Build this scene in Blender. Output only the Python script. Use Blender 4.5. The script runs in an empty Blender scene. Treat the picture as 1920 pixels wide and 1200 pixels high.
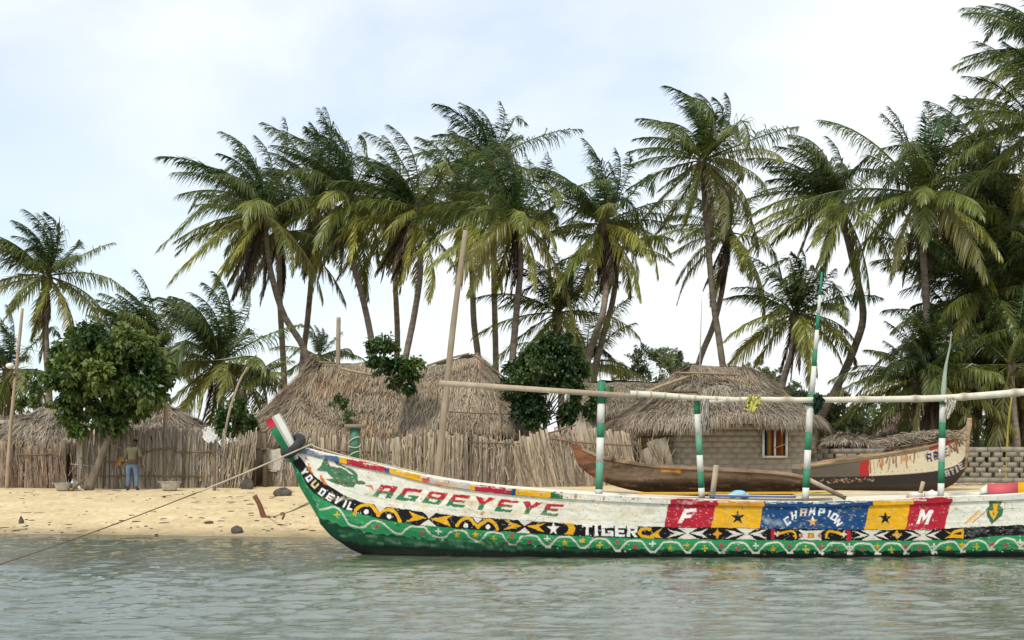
import bpy, math, random
import numpy as np
from mathutils import Vector

# ------------------------------------------------------------------ camera, sky, sun
F = 2667.0; CX = 960.0; HY = 850.0; H = 2.0          # focal length in photo pixels, horizon row, eye height
sc = bpy.context.scene
C = sc.collection
cam_d = bpy.data.cameras.new("camera"); cam = bpy.data.objects.new("camera", cam_d); C.objects.link(cam)
cam.location = (0, 0, H); cam.rotation_euler = (math.pi / 2, 0, 0)
cam_d.sensor_width = 36.0; cam_d.lens = 36.0 * F / 1920.0; cam_d.shift_y = (HY - 600.0) / 1920.0
cam_d.clip_start = 0.1; cam_d.clip_end = 3000
sc.camera = cam
SUN_EL = math.radians(52); SUN_AZ = math.radians(208)  # azimuth the light comes from, clockwise from +Y
w = bpy.data.worlds.new("World"); sc.world = w; w.use_nodes = True
nt = w.node_tree; nt.nodes.clear()
def wn(t, **k):
    n = nt.nodes.new(t)
    for a, b in k.items(): setattr(n, a, b)
    return n
wo = wn("ShaderNodeOutputWorld"); wb = wn("ShaderNodeBackground"); wb.inputs["Strength"].default_value = 0.1
sky = wn("ShaderNodeTexSky", sky_type="NISHITA", sun_disc=False, sun_elevation=SUN_EL, sun_rotation=SUN_AZ)
tc = wn("ShaderNodeTexCoord"); mp = wn("ShaderNodeMapping"); mp.inputs["Scale"].default_value = (1.0, 1.0, 1.9)
mp.inputs["Location"].default_value = (0.37, 0.0, 0.13)
n1 = wn("ShaderNodeTexNoise"); n1.inputs["Scale"].default_value = 2.6; n1.inputs["Detail"].default_value = 5; n1.inputs["Roughness"].default_value = 0.5
n1.inputs["Distortion"].default_value = 0.35
sx = wn("ShaderNodeSeparateXYZ"); ad = wn("ShaderNodeMath", operation="MULTIPLY_ADD"); ad.inputs[1].default_value = 0.42
rp = wn("ShaderNodeValToRGB"); rp.color_ramp.elements[0].position = 0.38; rp.color_ramp.elements[0].color = (.56, .56, .56, 1)
rp.color_ramp.elements[1].position = 0.58; rp.color_ramp.elements[1].color = (.97, .97, .97, 1)
mx = wn("ShaderNodeMix", data_type="RGBA"); mx.inputs["B"].default_value = (9.2, 9.6, 9.8, 1)
sm = wn("ShaderNodeMix", data_type="RGBA", blend_type="MULTIPLY"); sm.inputs["Factor"].default_value = 1.0; sm.inputs["B"].default_value = (1.4, 1.6, 1.7, 1)
L = nt.links.new
L(tc.outputs["Generated"], mp.inputs["Vector"]); L(mp.outputs["Vector"], n1.inputs["Vector"])
L(tc.outputs["Generated"], sx.inputs[0]); L(sx.outputs["X"], ad.inputs[0]); L(n1.outputs["Fac"], ad.inputs[2])
hz = wn("ShaderNodeMapRange"); hz.inputs["From Min"].default_value = 0.0; hz.inputs["From Max"].default_value = .26; hz.inputs["To Min"].default_value = .16; hz.inputs["To Max"].default_value = 0.0
a2 = wn("ShaderNodeMath", operation="ADD"); L(sx.outputs["Z"], hz.inputs["Value"]); L(ad.outputs[0], a2.inputs[0]); L(hz.outputs[0], a2.inputs[1]); L(a2.outputs[0], rp.inputs["Fac"]); L(rp.outputs["Color"], mx.inputs["Factor"]); L(sky.outputs["Color"], sm.inputs["A"]); L(sm.outputs["Result"], mx.inputs["A"])
L(mx.outputs["Result"], wb.inputs["Color"]); L(wb.outputs[0], wo.inputs["Surface"])
sun_d = bpy.data.lights.new("sun", "SUN"); sun = bpy.data.objects.new("sun", sun_d); C.objects.link(sun)
sun_d.energy = 2.6; sun_d.angle = math.radians(7); sun_d.color = (1.0, .95, .86)
sd = Vector((math.sin(SUN_AZ) * math.cos(SUN_EL), math.cos(SUN_AZ) * math.cos(SUN_EL), math.sin(SUN_EL)))
sun.rotation_euler = (-sd).to_track_quat('-Z', 'Y').to_euler()
sc.view_settings.view_transform = "Standard"; sc.view_settings.look = "None"
sc.view_settings.exposure = 0.16; sc.view_settings.gamma = 1.0; sc.view_settings.use_curve_mapping = False
sc.cycles.max_bounces = 6; sc.cycles.transparent_max_bounces = 8

# ------------------------------------------------------------------ helpers
rng = np.random.default_rng(7)
def P(px, py, Y):
    px = np.asarray(px, float); py = np.asarray(py, float); Y = np.asarray(Y, float)
    return np.stack(np.broadcast_arrays((px - CX) * Y / F, Y, H - (py - HY) * Y / F), -1)
def pm(Y): return F / Y                                # photo pixels per metre at a depth
def nrm(a): return a / np.maximum(np.linalg.norm(a, axis=-1, keepdims=True), 1e-9)
def sn(x, y, seed=0, sc_=1.0, n=7):                    # cheap smooth noise, about -1..1
    r = np.random.default_rng(seed); o = 0
    for i in range(n):
        a = r.uniform(0, 6.283); f = sc_ * r.uniform(.6, 1.9); p = r.uniform(0, 6.283)
        o = o + np.sin((x * math.cos(a) + y * math.sin(a)) * f + p)
    return o / math.sqrt(n) / 1.1
def shore(X): return np.clip(33.9 - (X + 4.5) * 0.2, 32.6, 36.5)
def ground(X, Y):
    X = np.asarray(X, float); Y = np.asarray(Y, float)
    d = Y - shore(X)
    z = np.where(d > 0, 1.05 * (1 - np.exp(-np.maximum(d, 0) / 8.0)), np.maximum(d * .13, -1.6))
    return z + np.where(d > 0, 1, .2) * (0.018 * sn(X, Y, 3, 1.6) + 0.03 * sn(X, Y, 5, .5)) * np.clip(d * .4, 0.15, 1)
def gz(px, Y): return float(ground((px - CX) * Y / F, Y))
ORG = {}
def thing(name, label, cat, loc, group=None):
    o = bpy.data.objects.new(name, None); C.objects.link(o); o.empty_display_size = .2
    o.location = [float(q) for q in loc]; ORG[o.name] = np.array(loc, float); tag(o, label, cat, group); return o
def tag(o, label, cat, group=None):
    o["label"] = label; o["category"] = cat
    if group: o["group"] = group
    return o
class MB:
    def __init__(s): s.v = []; s.f = []; s.c = []; s.n = 0; s.hc = False
    def add(s, v, f, col=None):
        v = np.asarray(v, float).reshape(-1, 3); f = np.asarray(f, np.int64)
        s.v.append(v); s.f.append(f + s.n); s.n += len(v)
        if col is None: s.c.append(np.ones((len(v), 3)))
        else: s.hc = True; s.c.append(np.broadcast_to(np.asarray(col, float), (len(v), 3)))
        return s
    def box(s, a, b, col=None):
        x0, y0, z0 = a; x1, y1, z1 = b
        v = [(x0,y0,z0),(x1,y0,z0),(x1,y1,z0),(x0,y1,z0),(x0,y0,z1),(x1,y0,z1),(x1,y1,z1),(x0,y1,z1)]
        return s.add(v, BOXF, col)
    def tube(s, pts, r, k=8, col=None, cap=True):
        pts = np.asarray(pts, float); n = len(pts); r = np.broadcast_to(np.asarray(r, float), (n,))
        t = nrm(np.gradient(pts, axis=0))
        up = np.array([0, 1., 0]) if abs(t[0, 1]) < .8 else np.array([1., 0, 0])
        a = nrm(np.cross(t, up)); b = np.cross(t, a)
        th = np.arange(k) * 2 * math.pi / k
        v = pts[:, None] + r[:, None, None] * (np.cos(th)[None, :, None] * a[:, None] + np.sin(th)[None, :, None] * b[:, None])
        i = np.arange(n - 1)[:, None] * k; j = np.arange(k)[None]; j2 = (j + 1) % k
        q = np.stack([i + j, i + j2, i + k + j2, i + k + j], -1).reshape(-1, 4)
        cc = None if col is None else (np.repeat(np.asarray(col, float), k, 0) if np.ndim(col) == 2 else col)
        s.add(v.reshape(-1, 3), q, cc)
        if cap:
            s.f.append(np.array([list(range(k))[::-1]]) + s.n - n * k); s.f.append(np.array([list(range(k))]) + s.n - k)
        return s
    def obox(s, p0, p1, wd, th, col=None):              # a bar from p0 to p1, width in the picture plane, thickness along y
        p0 = np.asarray(p0, float); p1 = np.asarray(p1, float); d = nrm(p1 - p0)
        yv = np.array([0, 1., 0]); a = nrm(np.cross(d, yv)) * wd / 2; b = nrm(np.cross(a, d)) * th / 2
        v = [p0-a-b, p0+a-b, p0+a+b, p0-a+b, p1-a-b, p1+a-b, p1+a+b, p1-a+b]
        return s.add(v, BOXF, col)
    def sphere(s, c, r, col=None, nu=10, nv=7):
        r = np.broadcast_to(np.asarray(r, float), (3,))
        th = np.arange(nu) * 2 * math.pi / nu; ph = np.linspace(.001, math.pi - .001, nv)
        v = np.stack([np.sin(ph)[:, None] * np.cos(th), np.sin(ph)[:, None] * np.sin(th), np.cos(ph)[:, None] * np.ones(nu)], -1) * r + np.asarray(c)
        return s.grid(v, True, col)
    def grid(s, v, wrap=False, col=None):
        n, m = v.shape[:2]; i = np.arange(n - 1)[:, None] * m
        j = np.arange(m if wrap else m - 1)[None]; j2 = (j + 1) % m
        q = np.stack([i + j, i + m + j, i + m + j2, i + j2], -1).reshape(-1, 4)
        return s.add(v.reshape(-1, 3), q, None if col is None else (col.reshape(-1, 3) if np.ndim(col) == 3 else col))
    def build(s, name, mat, parent=None, org=None, smooth=True):
        if org is None: org = ORG[parent.name] if parent is not None else np.zeros(3)
        me = bpy.data.meshes.new(name); v = np.concatenate(s.v) - org
        me.vertices.add(len(v)); me.vertices.foreach_set("co", v.ravel())
        lt = np.concatenate([np.full(len(f), f.shape[1]) for f in s.f]); lp = np.concatenate([f.ravel() for f in s.f])
        me.loops.add(len(lp)); me.loops.foreach_set("vertex_index", lp.astype(np.int32))
        me.polygons.add(len(lt)); me.polygons.foreach_set("loop_start", (np.cumsum(lt) - lt).astype(np.int32))
        me.update(calc_edges=True); me.validate()
        if s.hc:
            c = np.concatenate(s.c); at = me.color_attributes.new("Col", "FLOAT_COLOR", "POINT")
            at.data.foreach_set("color", np.concatenate([c, np.ones((len(c), 1))], 1).ravel())
        if smooth: me.polygons.foreach_set("use_smooth", np.ones(len(me.polygons), bool))
        me.materials.append(mat)
        o = bpy.data.objects.new(name, me); C.objects.link(o)
        if parent is not None: o.parent = parent; ORG[o.name] = org
        else: o.location = [float(q) for q in org]; ORG[o.name] = np.array(org, float)
        return o
BOXF = [(0,3,2,1),(4,5,6,7),(0,1,5,4),(1,2,6,5),(2,3,7,6),(3,0,4,7)]
def spline(pts, n):                                     # Catmull-Rom through points
    p = np.asarray(pts, float); p = np.concatenate([2*p[:1]-p[1:2], p, 2*p[-1:]-p[-2:-1]])
    m = len(p) - 3; t = np.linspace(0, m - 1e-6, n); i = t.astype(int); f = (t - i)[:, None]
    a, b, c, d = p[i], p[i+1], p[i+2], p[i+3]
    return .5*((2*b)+(c-a)*f+(2*a-5*b+4*c-d)*f**2+(3*b-a-3*c+d)*f**3)

# ------------------------------------------------------------------ materials
def material(name, c1, c2=None, rough=.8, scale=3.0, stretch=(1, 1, 1), attr=False, bump=.0, bscale=None, spec=.3, metal=0, trans=0.0, dirt=None, detail=5):
    m = bpy.data.materials.new(name); m.use_nodes = True; t = m.node_tree; ns = t.nodes; l = t.links.new
    b = ns["Principled BSDF"]; b.inputs["Roughness"].default_value = rough; b.inputs["Specular IOR Level"].default_value = spec; b.inputs["Metallic"].default_value = metal
    tcn = ns.new("ShaderNodeTexCoord"); mpn = ns.new("ShaderNodeMapping"); mpn.inputs["Scale"].default_value = stretch
    l(tcn.outputs["Object"], mpn.inputs["Vector"])
    nz = ns.new("ShaderNodeTexNoise"); nz.inputs["Scale"].default_value = scale; nz.inputs["Detail"].default_value = detail; nz.inputs["Roughness"].default_value = .6
    l(mpn.outputs[0], nz.inputs["Vector"])
    r = ns.new("ShaderNodeValToRGB"); r.color_ramp.elements[0].position = .3; r.color_ramp.elements[1].position = .7
    r.color_ramp.elements[0].color = (*c1, 1); r.color_ramp.elements[1].color = (*(c2 or c1), 1); l(nz.outputs["Fac"], r.inputs[0])
    out = r.outputs["Color"]
    if attr:
        a = ns.new("ShaderNodeAttribute"); a.attribute_name = "Col"
        mu = ns.new("ShaderNodeMix"); mu.data_type = "RGBA"; mu.blend_type = "MULTIPLY"; mu.inputs["Factor"].default_value = 1
        l(out, mu.inputs["A"]); l(a.outputs["Color"], mu.inputs["B"]); out = mu.outputs["Result"]
    if dirt:
        (dc, ds, dst, p0, p1, amt) = dirt
        m2 = ns.new("ShaderNodeMapping"); m2.inputs["Scale"].default_value = dst; l(tcn.outputs["Object"], m2.inputs["Vector"])
        n2 = ns.new("ShaderNodeTexNoise"); n2.inputs["Scale"].default_value = ds; n2.inputs["Detail"].default_value = 7; n2.inputs["Roughness"].default_value = .7; l(m2.outputs[0], n2.inputs["Vector"])
        r2 = ns.new("ShaderNodeValToRGB"); r2.color_ramp.elements[0].position = p0; r2.color_ramp.elements[1].position = p1
        r2.color_ramp.elements[0].color = (0, 0, 0, 1); r2.color_ramp.elements[1].color = (amt, amt, amt, 1); l(n2.outputs["Fac"], r2.inputs[0])
        mm = ns.new("ShaderNodeMix"); mm.data_type = "RGBA"; mm.inputs["B"].default_value = (*dc, 1); l(r2.outputs["Color"], mm.inputs["Factor"]); l(out, mm.inputs["A"]); out = mm.outputs["Result"]
    l(out, b.inputs["Base Color"])
    if bump:
        nb = ns.new("ShaderNodeTexNoise"); nb.inputs["Scale"].default_value = bscale or scale * 3; nb.inputs["Detail"].default_value = 4; l(mpn.outputs[0], nb.inputs["Vector"])
        bp = ns.new("ShaderNodeBump"); bp.inputs["Strength"].default_value = 1.0; bp.inputs["Distance"].default_value = bump; l(nb.outputs["Fac"], bp.inputs["Height"]); l(bp.outputs[0], b.inputs["Normal"])
    if trans:
        tr = ns.new("ShaderNodeBsdfTranslucent"); l(out, tr.inputs["Color"]); ms = ns.new("ShaderNodeMixShader"); ms.inputs[0].default_value = trans
        l(b.outputs[0], ms.inputs[1]); l(tr.outputs[0], ms.inputs[2]); l(ms.outputs[0], ns["Material Output"].inputs["Surface"])
    return m
M = {}
M["palm_leaf"] = material("palm_leaf", (.85, .9, .85), (1.15, 1.15, 1.1), .36, 1.2, attr=True, spec=.5, trans=.36)
M["leaf"] = material("leaf", (.8, .85, .8), (1.2, 1.15, 1.2), .4, 2.5, attr=True, spec=.45, trans=.22)
M["palm_bark"] = material("palm_bark", (.115, .09, .07), (.27, .225, .175), .95, 2.2, (1, 1, 3.0), bump=.02, spec=.1)
M["bark"] = material("bark", (.10, .08, .06), (.22, .18, .14), .95, 5, (1, 1, .4), bump=.02, spec=.1)
M["thatch"] = material("thatch", (.8, .8, .8), (1.25, 1.2, 1.15), .95, .9, attr=True, spec=.08)
M["reed"] = material("reed", (.68, .69, .70), (1.14, 1.14, 1.14), .95, 2.2, (3, 3, .6), attr=True, spec=.08, dirt=((.12, .10, .08), 1.6, (1, 1, .6), .55, .85, .55))
M["wood"] = material("wood", (.26, .21, .155), (.40, .34, .27), .9, 4, (1, 1, .5), attr=True, spec=.15, bump=.004)
M["old_wood"] = material("old_wood", (.11, .075, .05), (.27, .20, .145), .9, 1.6, (.7, 1, 3), attr=True, spec=.15, bump=.012, dirt=((.035, .028, .022), 1.4, (.8, 1, 2), .5, .7, .8))
M["boat_paint"] = material("boat_paint", (.86, .86, .86), (1.06, 1.05, 1.03), .5, 1.3, (1, 1, 2.5), attr=True, spec=.16, bump=.006, bscale=2.2, detail=8, dirt=((.20, .15, .09), 1.9, (1.0, 1, 1.7), .62, .82, .4))
M["pole_paint"] = material("pole_paint", (.85, .85, .85), (1.05, 1.05, 1.05), .6, 7, (1, 1, .6), attr=True, spec=.3, dirt=((.25, .22, .16), 6, (1, 1, .5), .55, .8, .5))
M["rubber"] = material("rubber", (.018, .018, .02), (.045, .045, .045), .75, 9, spec=.3)
M["rope"] = material("rope", (.42, .37, .26), (.62, .56, .42), .9, 20, spec=.1)
M["dark_rope"] = material("dark_rope", (.16, .12, .08), (.26, .2, .14), .9, 20, spec=.1)
M["cloth"] = material("cloth", (.85, .85, .85), (1.1, 1.1, 1.1), .9, 9, attr=True, spec=.1, trans=.15)
M["metal"] = material("metal", (.36, .34, .33), (.55, .53, .51), .5, 8, spec=.5, metal=.35)
M["plastic"] = material("plastic", (.8, .8, .8), (1.05, 1.05, 1.05), .45, 6, attr=True, spec=.4)
M["block"] = material("block", (.33, .295, .24), (.42, .38, .315), .95, 1.3, attr=True, spec=.1, bump=.01, bscale=18, dirt=((.14, .115, .085), 1.2, (1, 1, .7), .5, .8, .6))
M["stone"] = material("stone", (.05, .045, .04), (.12, .10, .085), .9, 5, spec=.2, bump=.03, bscale=8)
M["skin"] = material("skin", (.045, .026, .018), (.07, .04, .028), .5, 9, spec=.4)
M["shirt"] = material("shirt", (.10, .09, .055), (.15, .135, .085), .95, 6, spec=.1, bump=.02, bscale=9)
M["jeans"] = material("jeans", (.06, .10, .17), (.15, .22, .27), .95, 4, (1, 1, .6), spec=.1, bump=.02, bscale=10)
M["hair"] = material("hair", (.008, .007, .006), (.016, .013, .011), .9, 20, spec=.1)
M["dark_inside"] = material("dark_inside", (.05, .04, .032), (.09, .072, .055), .95, 3, spec=.05)

# ground
m = bpy.data.materials.new("sand"); m.use_nodes = True; t = m.node_tree; ns = t.nodes; l = t.links.new
b = ns["Principled BSDF"]; b.inputs["Specular IOR Level"].default_value = .15
tcn = ns.new("ShaderNodeTexCoord"); sp = ns.new("ShaderNodeSeparateXYZ"); l(tcn.outputs["Object"], sp.inputs[0])
def noise_node(scale, detail=6, stretch=(1, 1, 1), rough=.6):
    mpn = ns.new("ShaderNodeMapping"); mpn.inputs["Scale"].default_value = stretch; l(tcn.outputs["Object"], mpn.inputs[0])
    n = ns.new("ShaderNodeTexNoise"); n.inputs["Scale"].default_value = scale; n.inputs["Detail"].default_value = detail; n.inputs["Roughness"].default_value = rough; l(mpn.outputs[0], n.inputs["Vector"]); return n
na = noise_node(.7, 8); ra = ns.new("ShaderNodeValToRGB"); ra.color_ramp.elements[0].color = (.50, .388, .215, 1); ra.color_ramp.elements[1].color = (.67, .54, .325, 1)
ra.color_ramp.elements[0].position = .3; ra.color_ramp.elements[1].position = .7; l(na.outputs["Fac"], ra.inputs[0])
nb = noise_node(5, 8, (1, .6, 1), .75); rb = ns.new("ShaderNodeValToRGB"); rb.color_ramp.elements[0].color = (.55, .52, .48, 1); rb.color_ramp.elements[1].color = (1.05, 1.05, 1.05, 1)
rb.color_ramp.elements[0].position = .30; rb.color_ramp.elements[1].position = .52; l(nb.outputs["Fac"], rb.inputs[0])
mu = ns.new("ShaderNodeMix"); mu.data_type = "RGBA"; mu.blend_type = "MULTIPLY"; mu.inputs["Factor"].default_value = .8; l(ra.outputs[0], mu.inputs["A"]); l(rb.outputs[0], mu.inputs["B"])
nw = noise_node(.9, 4, (.5, 1, 1)); mr = ns.new("ShaderNodeMath"); mr.operation = "MULTIPLY_ADD"; mr.inputs[1].default_value = -.14; l(nw.outputs["Fac"], mr.inputs[0]); l(sp.outputs["Z"], mr.inputs[2])
wet = ns.new("ShaderNodeMapRange"); wet.inputs["From Min"].default_value = -.05; wet.inputs["From Max"].default_value = .13; wet.inputs["To Min"].default_value = 1; wet.inputs["To Max"].default_value = 0; l(mr.outputs[0], wet.inputs["Value"])
mw = ns.new("ShaderNodeMix"); mw.data_type = "RGBA"; mw.blend_type = "MULTIPLY"; mw.inputs["B"].default_value = (.62, .60, .56, 1); l(wet.outputs[0], mw.inputs["Factor"]); l(mu.outputs["Result"], mw.inputs["A"])
l(mw.outputs["Result"], b.inputs["Base Color"])
rr = ns.new("ShaderNodeMapRange"); rr.inputs["To Min"].default_value = .95; rr.inputs["To Max"].default_value = .35; l(wet.outputs[0], rr.inputs["Value"]); l(rr.outputs[0], b.inputs["Roughness"])
nc = noise_node(2.6, 7); bp = ns.new("ShaderNodeBump"); bp.inputs["Distance"].default_value = .11; l(nc.outputs["Fac"], bp.inputs["Height"]); l(bp.outputs[0], b.inputs["Normal"])
M["sand"] = m
xs = np.concatenate([np.linspace(-700, -30, 14)[:-1], np.linspace(-30, 30, 240), np.linspace(30, 700, 14)[1:]])
ys = np.concatenate([np.linspace(-300, 26, 8)[:-1], np.linspace(26, 60, 200), np.geomspace(60, 1800, 20)[1:]])
X, Yy = np.meshgrid(xs, ys, indexing="ij"); g = MB().grid(np.stack([X, Yy, ground(X, Yy)], -1)).build("sand_beach", M["sand"]); g["kind"] = "structure"
for p in g.data.polygons[:1]: pass

# water
m = bpy.data.materials.new("lagoon_water"); m.use_nodes = True; t = m.node_tree; ns = t.nodes; l = t.links.new
b = ns["Principled BSDF"]; b.inputs["Base Color"].default_value = (.092, .112, .074, 1); b.inputs["Roughness"].default_value = .015; b.inputs["IOR"].default_value = 3.2
tcn = ns.new("ShaderNodeTexCoord")
nf = noise_node(8.0, 5, (.34, 1.5, 1)); bp = ns.new("ShaderNodeBump"); bp.inputs["Distance"].default_value = .015; bp.inputs["Strength"].default_value = 1; l(nf.outputs["Fac"], bp.inputs["Height"]); l(bp.outputs[0], b.inputs["Normal"])
M["water"] = m
ysw = [6.0]
while ysw[-1] < 38: ysw.append(ysw[-1] + max(.045, ysw[-1] ** 2 / 5334 * .9))
ysw = np.concatenate([np.linspace(-200, 6, 10)[:-1], ysw]); xsw = np.concatenate([np.linspace(-400, -16, 12)[:-1], np.arange(-16, 16, .055), np.linspace(16, 400, 12)])
X, Yy = np.meshgrid(xsw, ysw, indexing="ij"); Z = np.zeros_like(X); r = np.random.default_rng(11)
for i in range(72):
    lam = float(np.exp(r.uniform(math.log(.17), math.log(1.0)))); k = 2 * math.pi / lam; a = math.radians(90 + r.normal(0, 24))
    amp = .0125 * lam ** .95 * r.uniform(.5, 1.2) / 2.0
    ph = k * (X * math.cos(a) + Yy * math.sin(a)) + r.uniform(0, 6.28) + .6 * sn(X, Yy, 100 + i, .45, 4)
    Z += amp * np.sin(ph) * (1 + .5 * sn(X, Yy, 200 + i, .35, 3))
calm = np.clip((shore(X) - Yy) / 4.0, .12, 1); Z *= calm * (.8 + .3 * sn(X, Yy, 77, .25, 4)); Z *= (np.abs(X) < 16) * (Yy > 5.9)
g = MB().grid(np.stack([X, Yy, Z], -1)).build("lagoon_water", M["water"]); g["kind"] = "structure"

# ------------------------------------------------------------------ painted boats: paint is drawn on a canvas in numpy, then stored per vertex
WHITE = (.70, .68, .58); RED = (.40, .016, .034); YEL = (.70, .37, .012); BLUE = (.009, .058, .165); GRN = (.028, .27, .095); DGRN = (.012, .13, .05)
BLK = (.008, .007, .009); GREY = (.42, .41, .39); ORG_ = (.62, .20, .025); LGRN = (.05, .17, .085)
class Canvas:
    def __init__(s, x0, y0, x1, y1, k=3, base=WHITE):
        s.x0, s.y0, s.k = x0, y0, k; s.w = int((x1 - x0) * k); s.h = int((y1 - y0) * k)
        s.a = np.empty((s.h, s.w, 3)); s.a[:] = base
        s.px = x0 + (np.arange(s.w) + .5) / k; s.py = y0 + (np.arange(s.h) + .5) / k
    def _win(s, x0, y0, x1, y1):
        i0 = max(0, int((y0 - s.y0) * s.k) - 1); i1 = min(s.h, int((y1 - s.y0) * s.k) + 2); j0 = max(0, int((x0 - s.x0) * s.k) - 1); j1 = min(s.w, int((x1 - s.x0) * s.k) + 2)
        return i0, max(i0, i1), j0, max(j0, j1)
    def poly(s, pts, col):
        p = np.asarray(pts, float); i0, i1, j0, j1 = s._win(p[:, 0].min(), p[:, 1].min(), p[:, 0].max(), p[:, 1].max())
        Xg, Yg = np.meshgrid(s.px[j0:j1], s.py[i0:i1]); ins = np.zeros(Xg.shape, bool); n = len(p)
        for a in range(n):
            (xa, ya), (xb, yb) = p[a], p[(a + 1) % n]
            if ya == yb: continue
            c = ((ya > Yg) != (yb > Yg)) & (Xg < (xb - xa) * (Yg - ya) / (yb - ya) + xa); ins ^= c
        s.a[i0:i1, j0:j1][ins] = col
    def stroke(s, pts, wd, col):
        p = np.asarray(pts, float); r = wd / 2
        for a in range(len(p) - 1):
            A, B = p[a], p[a + 1]; i0, i1, j0, j1 = s._win(min(A[0], B[0]) - r, min(A[1], B[1]) - r, max(A[0], B[0]) + r, max(A[1], B[1]) + r)
            Xg, Yg = np.meshgrid(s.px[j0:j1], s.py[i0:i1]); d = B - A; q = max(d @ d, 1e-9)
            tt = np.clip(((Xg - A[0]) * d[0] + (Yg - A[1]) * d[1]) / q, 0, 1)
            s.a[i0:i1, j0:j1][np.hypot(Xg - A[0] - tt * d[0], Yg - A[1] - tt * d[1]) < r] = col
    def dot(s, c, r, col): s.stroke([c, (c[0] + .01, c[1])], 2 * r, col)
    def star(s, c, r, col, n=5, rin=.42, rot=0):
        a = np.arange(2 * n) * math.pi / n - math.pi / 2 + rot; q = np.where(np.arange(2 * n) % 2 == 0, r, r * rin)
        s.poly(np.stack([c[0] + q * np.cos(a), c[1] + q * np.sin(a)], 1), col)
    def below(s, f, col, x0=-1e9, x1=1e9, g=None):       # fill between curve f and curve g (or canvas end)
        top = f(s.px); bot = g(s.px) if g else np.full(s.w, 1e9)
        msk = (s.py[:, None] >= top) & (s.py[:, None] < bot) & (s.px >= x0) & (s.px < x1); s.a[msk] = col
    def blot(s, c, r, col, amt, seed):                   # soft stain
        i0, i1, j0, j1 = s._win(c[0] - r[0] * 2, c[1] - r[1] * 2, c[0] + r[0] * 2, c[1] + r[1] * 2); Xg, Yg = np.meshgrid(s.px[j0:j1], s.py[i0:i1])
        d = np.hypot((Xg - c[0]) / r[0], (Yg - c[1]) / r[1]) + .35 * sn(Xg, Yg, seed, .5); f = np.clip(1.25 - d, 0, 1)[..., None] * amt
        s.a[i0:i1, j0:j1] = s.a[i0:i1, j0:j1] * (1 - f) + np.array(col) * f
    def sample(s, px, py):
        x = np.clip((px - s.x0) * s.k - .5, 0, s.w - 1.001); y = np.clip((py - s.y0) * s.k - .5, 0, s.h - 1.001); i = y.astype(int); j = x.astype(int)
        fx = (x - j)[..., None]; fy = (y - i)[..., None]; a = s.a
        return (a[i, j] * (1 - fx) + a[i, j + 1] * fx) * (1 - fy) + (a[i + 1, j] * (1 - fx) + a[i + 1, j + 1] * fx) * fy
def rc(a, b_, c, d): return [(a, b_), (c, b_), (c, d), (a, d)]
Lft, Top, Bot, Rgt = rc(0, 0, .3, 1), rc(0, 0, 1, .24), rc(0, .77, 1, 1), rc(.7, 0, 1, 1)
FONT = {"A": [Lft, Rgt, Top, rc(0, .46, 1, .68)], "B": [Lft, Rgt, rc(0, 0, 1, .2), rc(0, .4, 1, .6), rc(0, .8, 1, 1)], "C": [Lft, Top, Bot],
 "D": [Lft, rc(0, 0, .75, .22), rc(0, .78, .75, 1), [(.7, 0), (.85, 0), (1, .2), (1, .8), (.85, 1), (.7, 1)]], "E": [Lft, Top, Bot, rc(0, .4, .86, .6)],
 "F": [Lft, Top, rc(0, .4, .8, .62)], "G": [Lft, Top, Bot, rc(.72, .52, 1, 1), rc(.5, .5, 1, .66)], "H": [Lft, Rgt, rc(0, .4, 1, .62)], "I": [rc(.28, 0, .72, 1)],
 "L": [Lft, Bot], "M": [rc(0, 0, .26, 1), rc(.74, 0, 1, 1), [(0, 0), (.3, 0), (.5, .4), (.7, 0), (1, 0), (.5, .8)]], "N": [rc(0, 0, .27, 1), rc(.73, 0, 1, 1), [(0, 0), (.34, 0), (1, 1), (.66, 1)]],
 "O": [rc(0, 0, .3, 1), rc(.7, 0, 1, 1), Top, Bot], "P": [Lft, Top, rc(.7, 0, 1, .62), rc(0, .42, 1, .64)], "R": [Lft, Top, rc(.7, 0, 1, .6), rc(0, .42, 1, .62), [(.35, .55), (.66, .55), (1, 1), (.68, 1)]],
 "T": [Top, rc(.35, 0, .66, 1)], "U": [Lft, Rgt, Bot], "V": [[(0, 0), (.32, 0), (.5, .62), (.68, 0), (1, 0), (.64, 1), (.36, 1)]],
 "Y": [[(0, 0), (.36, 0), (.54, .32), (.66, 0), (1, 0), (.68, .56), (.68, 1), (.32, 1), (.32, .56)]]}
def letter(cv, ch, quad, col, clip=None):                # quad: TL TR BR BL
    q = np.asarray(quad, float)
    for pl in FONT[ch]:
        p = np.asarray(pl, float)
        if clip:                                         # keep the part between two heights of the cell
            y0, y1 = clip
            if p[:, 1].max() <= y0 or p[:, 1].min() >= y1: continue
            o = []
            for a in range(len(p)):                      # Sutherland-Hodgman against both lines
                o.append(p[a])
            for yy, sg in ((y0, 1), (y1, -1)):
                r_ = []
                for a in range(len(o)):
                    A, B = o[a], o[(a + 1) % len(o)]; ia = sg * (A[1] - yy) >= 0; ib = sg * (B[1] - yy) >= 0
                    if ia: r_.append(A)
                    if ia != ib:
                        f = (yy - A[1]) / (B[1] - A[1]); r_.append(A + f * (B - A))
                o = r_
                if not o: break
            if len(o) < 3: continue
            p = np.array(o)
        u, v = p[:, :1], p[:, 1:]
        cv.poly(q[0] * (1 - u) * (1 - v) + q[1] * u * (1 - v) + q[2] * u * v + q[3] * (1 - u) * v, col)
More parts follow.
